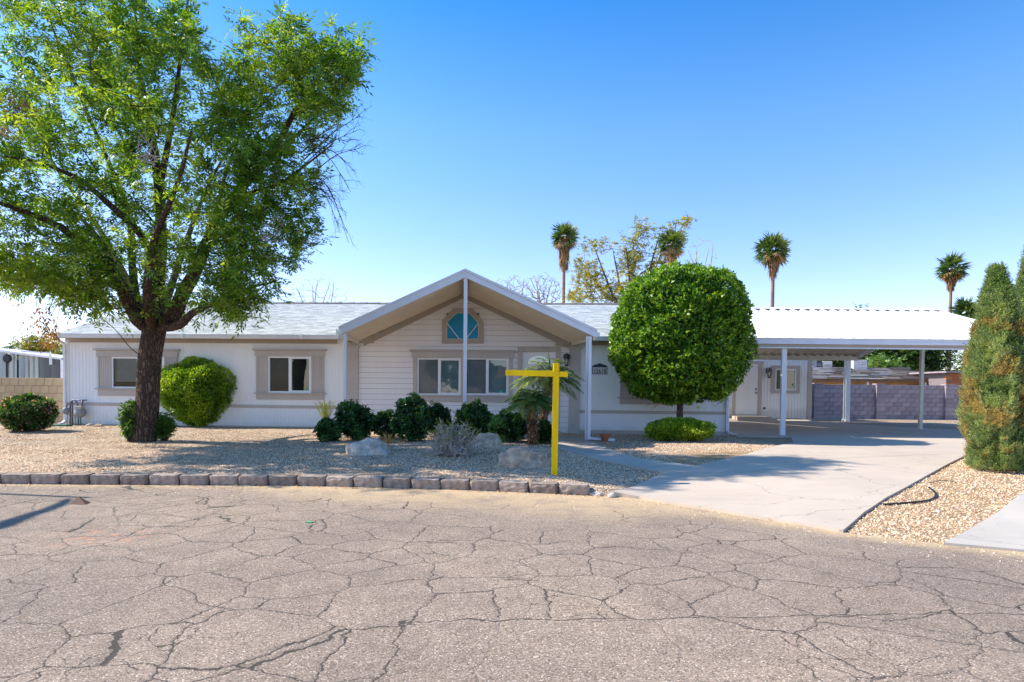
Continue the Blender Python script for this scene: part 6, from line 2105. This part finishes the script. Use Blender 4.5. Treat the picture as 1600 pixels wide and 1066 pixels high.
date_palm('lower palm with shaggy brown trunk and drooping fine fronds left of the yellow post', b1, at(829, 629, b1.y), 40, .60, 1, 'small palms by the sign post', (1.3, 1.15), (.42, .25))
date_palm('taller palm with upright spear, its trunk just behind the yellow post', b2, at(857, 592, b2.y), 34, .92, 2, 'small palms by the sign post', (1.3, 1.2), (.42, .3), .62)

# ---- tall fan palms -------------------------------------------------
def fan_palm(label, px_, pytop, pybot_crown, halfw, Y, seed, trunk_w=.3, group='tall fan palms on the skyline', green=30, skirt=34, lean=0.0):
    c = at(px_, pytop, Y); cb_ = at(px_, pybot_crown, Y)
    H_ = c.z - cb_.z
    hw = halfw * Y / 1000
    base = Vector((c.x - lean, Y, g(c.x, Y)))
    t = thing('fan_palm', base, label, 'palm', group)
    heart = Vector((lean, 0, c.z - H_ * .34 - base.z))
    P = spline([(0, 0, 0), (lean * .3, 0, heart.z * .5), tuple(heart)], 8)
    MB().tube(P, list(np.linspace(trunk_w * .55, trunk_w * .36, len(P))), 9).build('trunk', simple('palm_trunk_%d' % seed, (.26, .15, .10), .95, .25, 2.0, .5, 6), t, smooth=True)
    def fans(n, el0, el1, L, R_, m, nm, tb, droop):
        Ps, Ds, Ns, Ls, Ts = [], [], [], [], []
        for i in range(n):
            a = i * 2.399 + rng.uniform(-.2, .2)
            el = el0 + (el1 - el0) * (i + .5) / n + rng.uniform(-.12, .12)
            d = np.array([math.cos(a) * math.cos(el), math.sin(a) * math.cos(el), math.sin(el)])
            pe = np.array(heart) + d * L * rng.uniform(.1, 1.1)
            sd = unit(np.cross(d, np.array([0, 0, 1.]) + rng.normal(0, .1, 3)))
            upv = np.cross(sd, d)
            ro_ = rng.normal(0, .75)
            sd = sd * math.cos(ro_) + upv * math.sin(ro_)
            upv = np.cross(sd, d)
            nb_ = 15
            for k in range(nb_):
                th = (k / (nb_ - 1) - .5) * 2.7
                dd = d * math.cos(th) + sd * math.sin(th)
                Ps.append(pe); Ds.append(dd + np.array([0, 0, -droop]) + rng.normal(0, .06, 3)); Ns.append(upv)
                Ls.append(R_ * rng.uniform(.8, 1.05)); Ts.append(np.clip(tb + rng.normal(0, .16) + .25 * math.sin(a + 2), 0, 1))
        leaf_obj(nm, [leaves(np.array(Ps), np.array(Ds), np.array(Ns), np.array(Ls), np.array(Ls) * .13, np.array(Ts), fold=.05)], m, t, 'stuff')
    fans(int(green * 1.25), 1.4, -.95, hw * .54, hw * .66, M['fan'], 'fronds', .45, .15)
    fans(int(skirt * .34), -.35, -1.0, hw * .52, hw * .62, M['skirt'], 'drying_fronds', .8, .6)
    # the skirt hangs down the trunk
    Ps, Ds, Ls, Ts = [], [], [], []
    n = skirt * 14
    zz = rng.uniform(0, 1, n); a = rng.uniform(0, 6.28, n)
    rr = hw * (.42 * (1 - zz) + .10)
    Pq = np.stack([heart.x + np.cos(a) * rr * .6, np.sin(a) * rr * .6, heart.z - zz * H_ * .46], 1)
    Dq = np.stack([np.cos(a) * .25, np.sin(a) * .25, -np.ones(n)], 1) + rng.normal(0, .12, (n, 3))
    Lq = H_ * .20 * rng.uniform(.6, 1.1, n)
    leaf_obj('skirt', [leaves(Pq, Dq, np.stack([np.cos(a), np.sin(a), np.zeros(n)], 1), Lq, Lq * .13, rng.uniform(0, 1, n))], M['skirt'], t, 'stuff')
fan_palm('tall fan palm with long brown skirt, left of the yellow tree', 882, 338, 430, 25, 62, 1, .36, skirt=46)
fan_palm('fan palm crown among the upper branches of the yellow tree', 1050, 357, 425, 24, 34, 2, .22)
fan_palm('tall fan palm standing alone over the white carport roof', 1209, 366, 440, 29, 60, 3, .40)
fan_palm('fan palm at the right end of the carport roof, near the junipers', 1487, 399, 460, 26, 66, 4, .38)
fan_palm('short bushy fan palm peeking above the right slope of the carport roof', 1511, 472, 520, 24, 60, 5, .40, green=40, skirt=16)

# ---- trees beyond ---------------------------------------------------
def far_tree(name, label, px_, pytop, pybot, halfw, Y, n_cl, per, leafL, m, barkm, group=None, pin=True, zones=None, seed=0, rt=.012, trunkr=.14, droop=.2, base=.5, bare_=False, pl=.45, ybase=None, jit=.25):
    b = Vector((at(px_, 600, Y).x, Y, g(at(px_, 600, Y).x, Y)))
    t = thing(name, b, label, 'tree', group)
    s = Skel()
    zt_ = at(px_, pytop, Y).z - b.z
    zb_ = at(px_, pybot, Y).z - b.z
    hw = halfw * Y / 1000
    f = max(zb_ * .8, .6)
    s.add_limb(spline([(0, 0, 0), (.05, 0, f * .5), (0, 0, f)], 4), trunkr, trunkr * .8)
    st = len(s.p) - 1
    k = 5
    for i in range(k):
        a = i * 2.4 + seed
        e = Vector((math.cos(a) * hw * .6, math.sin(a) * hw * .5, zt_ - (zt_ - zb_) * random.uniform(.15, .4)))
        s.add_limb(spline([Vector((0, 0, f)), Vector((0, 0, f)).lerp(e, .5) + Vector(rdir(1)[0]) * .3, e], 5)[1:], trunkr * .6, trunkr * .15, st)
    if zones:
        pts = np.concatenate([in_ell(n_, np.array(at(x_, y_, Y + dy_) - b), (rx_ * Y / 1000, hw * .5, rz2 * Y / 1000)) for (x_, y_, dy_, rx_, rz2, n_) in zones])
    else:
        pts = in_ell(n_cl, (0, 0, (zt_ + zb_) / 2), (hw, hw * .8, (zt_ - zb_) / 2))
        pts = pts[(vnoise(pts, .9 / max(hw, 1) * 2, seed) > -.25)]
    tips = s.grow(pts, .5, jit * .4, .05, 8)
    s.radii(rt, 2.2)
    s.mesh('trunk', barkm, t, (8, 5, 4))
    if not bare_:
        TP_ = np.array([s.p[i] for i in tips])
        dr_ = unit(TP_ - np.array([s.p[s.par[i]] for i in tips]))
        P_, D_, L_ = sprays(TP_, dr_, per, (leafL * .8, leafL * 2), back=.4)
        P_ = P_ + rng.normal(0, jit, P_.shape)
        tn = tone_at(P_, base, .3, .5, .2, seed)
        if pin: V_ = pinnate(P_, D_, L_, 5, pl, leafL, tn, droop)
        else: V_ = leaves(P_, D_, rdir(len(P_)), leafL, leafL * pl, tn)
        leaf_obj('crown', [V_], m, t, 'stuff')
    return t
far_tree('yellow_tree', 'sparse yellow green tree with thin bare limbs above the roof', 985, 345, 500, 95, 36, 0, 8, .13, M['olive'], M['bark2'],
         zones=[(915, 430, 0, 26, 35, 70), (930, 385, .5, 26, 16, 20), (955, 450, -.5, 36, 28, 62), (985, 395, 0, 28, 30, 62), (1010, 358, 0, 28, 14, 22), (1065, 355, 0, 16, 16, 20), (1040, 400, -.8, 20, 36, 40), (1000, 440, .5, 44, 30, 65), (905, 465, 0, 22, 12, 34)], seed=2, rt=.011, trunkr=.16, base=.55, jit=.13)
def bare_tree(label, px_, pytop, halfw, Y, n, m, seed, group, rt=.006, pybot=485):
    n = int(n * 1.7); rt *= 1.5
    return far_tree('bare_tree', label, px_, pytop, pybot, halfw, Y, n, 0, .1, None, m, group, seed=seed, rt=rt, trunkr=.09, bare_=True, jit=.3)
G_ = 'bare trees behind the roof'
bare_tree('bare twiggy treetop right of the canopy peak, nearest the peak', 800, 428, 32, 34, 230, M['twig'], 1, G_, .007)
bare_tree('bare twiggy treetop between the canopy and the skirted palm', 848, 424, 34, 35, 260, M['twig'], 3, G_, .007)
bare_tree('faint bare treetop over the roof between the big tree and the canopy', 495, 430, 52, 40, 150, M['twig'], 5, G_, .005)
bare_tree('bare branches just right of the clipped round tree top', 1092, 366, 34, 30, 46, M['twig'], 7, G_, .007, 470)
T_ = 'leafy trees beyond the block wall'
for (lb_, x, yt, yb, hw, Y, n, seed, bs) in (
    ('dark leafy tree behind the white chimney', 1372, 515, 592, 34, 58, 120, 1, .30), ('broad dark green tree behind the middle carport post', 1450, 512, 592, 44, 56, 150, 2, .32),
    ('yellowish shrubby tree over the shake roof', 1378, 563, 592, 24, 50, 60, 4, .75), ('dark tree left of the white chimney', 1305, 540, 592, 36, 58, 90, 6, .35), ('darkest tree between the chimney and the carport post', 1405, 520, 592, 30, 62, 90, 7, .12), ('pale tree by the leaning juniper, beyond the brick outbuilding', 1520, 545, 600, 22, 60, 70, 8, .55),
    ('tiny treetop peeking over the carport ridge', 1341, 470, 560, 13, 75, 60, 9, .4)):
    far_tree('leafy_tree', lb_, x, yt, yb, hw, Y, n, 26, .20, M['mid'], M['bark2'], T_, pin=True, seed=seed, base=bs, jit=.35, pl=.5, trunkr=.2)
T2 = 'trees behind the metal shed'
for (lb_, x, yt, yb, hw, Y, n, seed, bs, mm) in (('olive tree rising behind the metal shed beside the house corner', 66, 527, 590, 32, 42, 150, 2, .5, 'olive'), ('lower dull green tree left of the olive one behind the metal shed', 25, 538, 590, 24, 48, 100, 5, .4, 'mid'), ('green tree filling the gap by the house corner', 98, 548, 600, 14, 36, 80, 6, .5, 'mid')):
    far_tree('leafy_tree', lb_, x, yt, yb, hw, Y, n, 24, .15, M[mm], M['bark2'], T2, seed=seed, base=bs, jit=.28)

# ---- litter ---------------------------------------------------------
n = 90
X = rng.uniform(-8, 1.2, n); Yl = edgeY(X) - rng.exponential(.05, n) - .02
P = np.stack([X, Yl, np.full(n, .012)], 1)
tag(leaf_obj('fallen_leaves', [leaves(P, rdir(n) * np.array([1, 1, .15]), rdir(n) * .3 + np.array([0, 0, 1.]), rng.uniform(.03, .075, n), .025, rng.uniform(0, 1, n), .3)], M['dead']), 'orange brown fallen leaves gathered along the edging blocks', 'leaves', kind='stuff')
n = 420
X = rng.uniform(3.6, 9, n); Yl = rng.uniform(5.8, 11.3, n)
ok = ~in_poly(X, Yl, DRIVE) & ~in_poly(X, Yl, NS) & (Yl > edgeY(X))
X, Yl = X[ok], Yl[ok]; n = len(X)
P = np.stack([X, Yl, G(X, Yl) + .025], 1)
tag(leaf_obj('dry_litter', [leaves(P, rdir(n) * np.array([1, 1, .2]), rdir(n) * .3 + np.array([0, 0, 1.]), rng.uniform(.02, .06, n), .014, rng.uniform(0, 1, n), .3)], M['dead']), 'dry brown leaf litter on the gravel strip', 'litter', kind='stuff')

# ---- across the street, behind the photographer: what the windows mirror
t = thing('house_across', (2, -34, 0), 'grey single storey house on the far side of the street, facing the white one', 'house')
MB().box(-10, 12, -8, 0, 0, 2.7).build('wall', M['shed'], t)
MB().prism([(-10.6, .6, 2.6), (12.6, .6, 2.6), (12.6, -4, 4.3), (-10.6, -4, 4.3)], (0, 0, .12)).build('roof', M['brown'], t)
MB().prism([(-10.6, -8.6, 2.6), (12.6, -8.6, 2.6), (12.6, -4, 4.3), (-10.6, -4, 4.3)], (0, 0, .12)).build('roof', M['brown'], t)
for k in (-7, -3, 4, 8): MB().box(k, k + 1.6, .01, .06, .9, 2.1).build('window', M['room'], t)
MB().box(0, 1, .01, .06, 0, 2.1).build('door', M['brown'], t)
for (x_, y_, lb_) in ((-9, -27, 'shade tree across the street in front of the grey house'),):
    t = thing('shade_tree', (x_, y_, 0), lb_, 'tree')
    MB().tube([(0, 0, 0), (.1, 0, 1.5), (0, .1, 3)], [.22, .18, .12], 8).build('trunk', M['bark'], t)
    leaf_obj('crown', [foliage((0, 0, 3.9), (3.0, 2.8, 2.0), 3500, .4, .5, .2, 2.0, x_, .4, .3)], M['mid'], t, 'stuff')
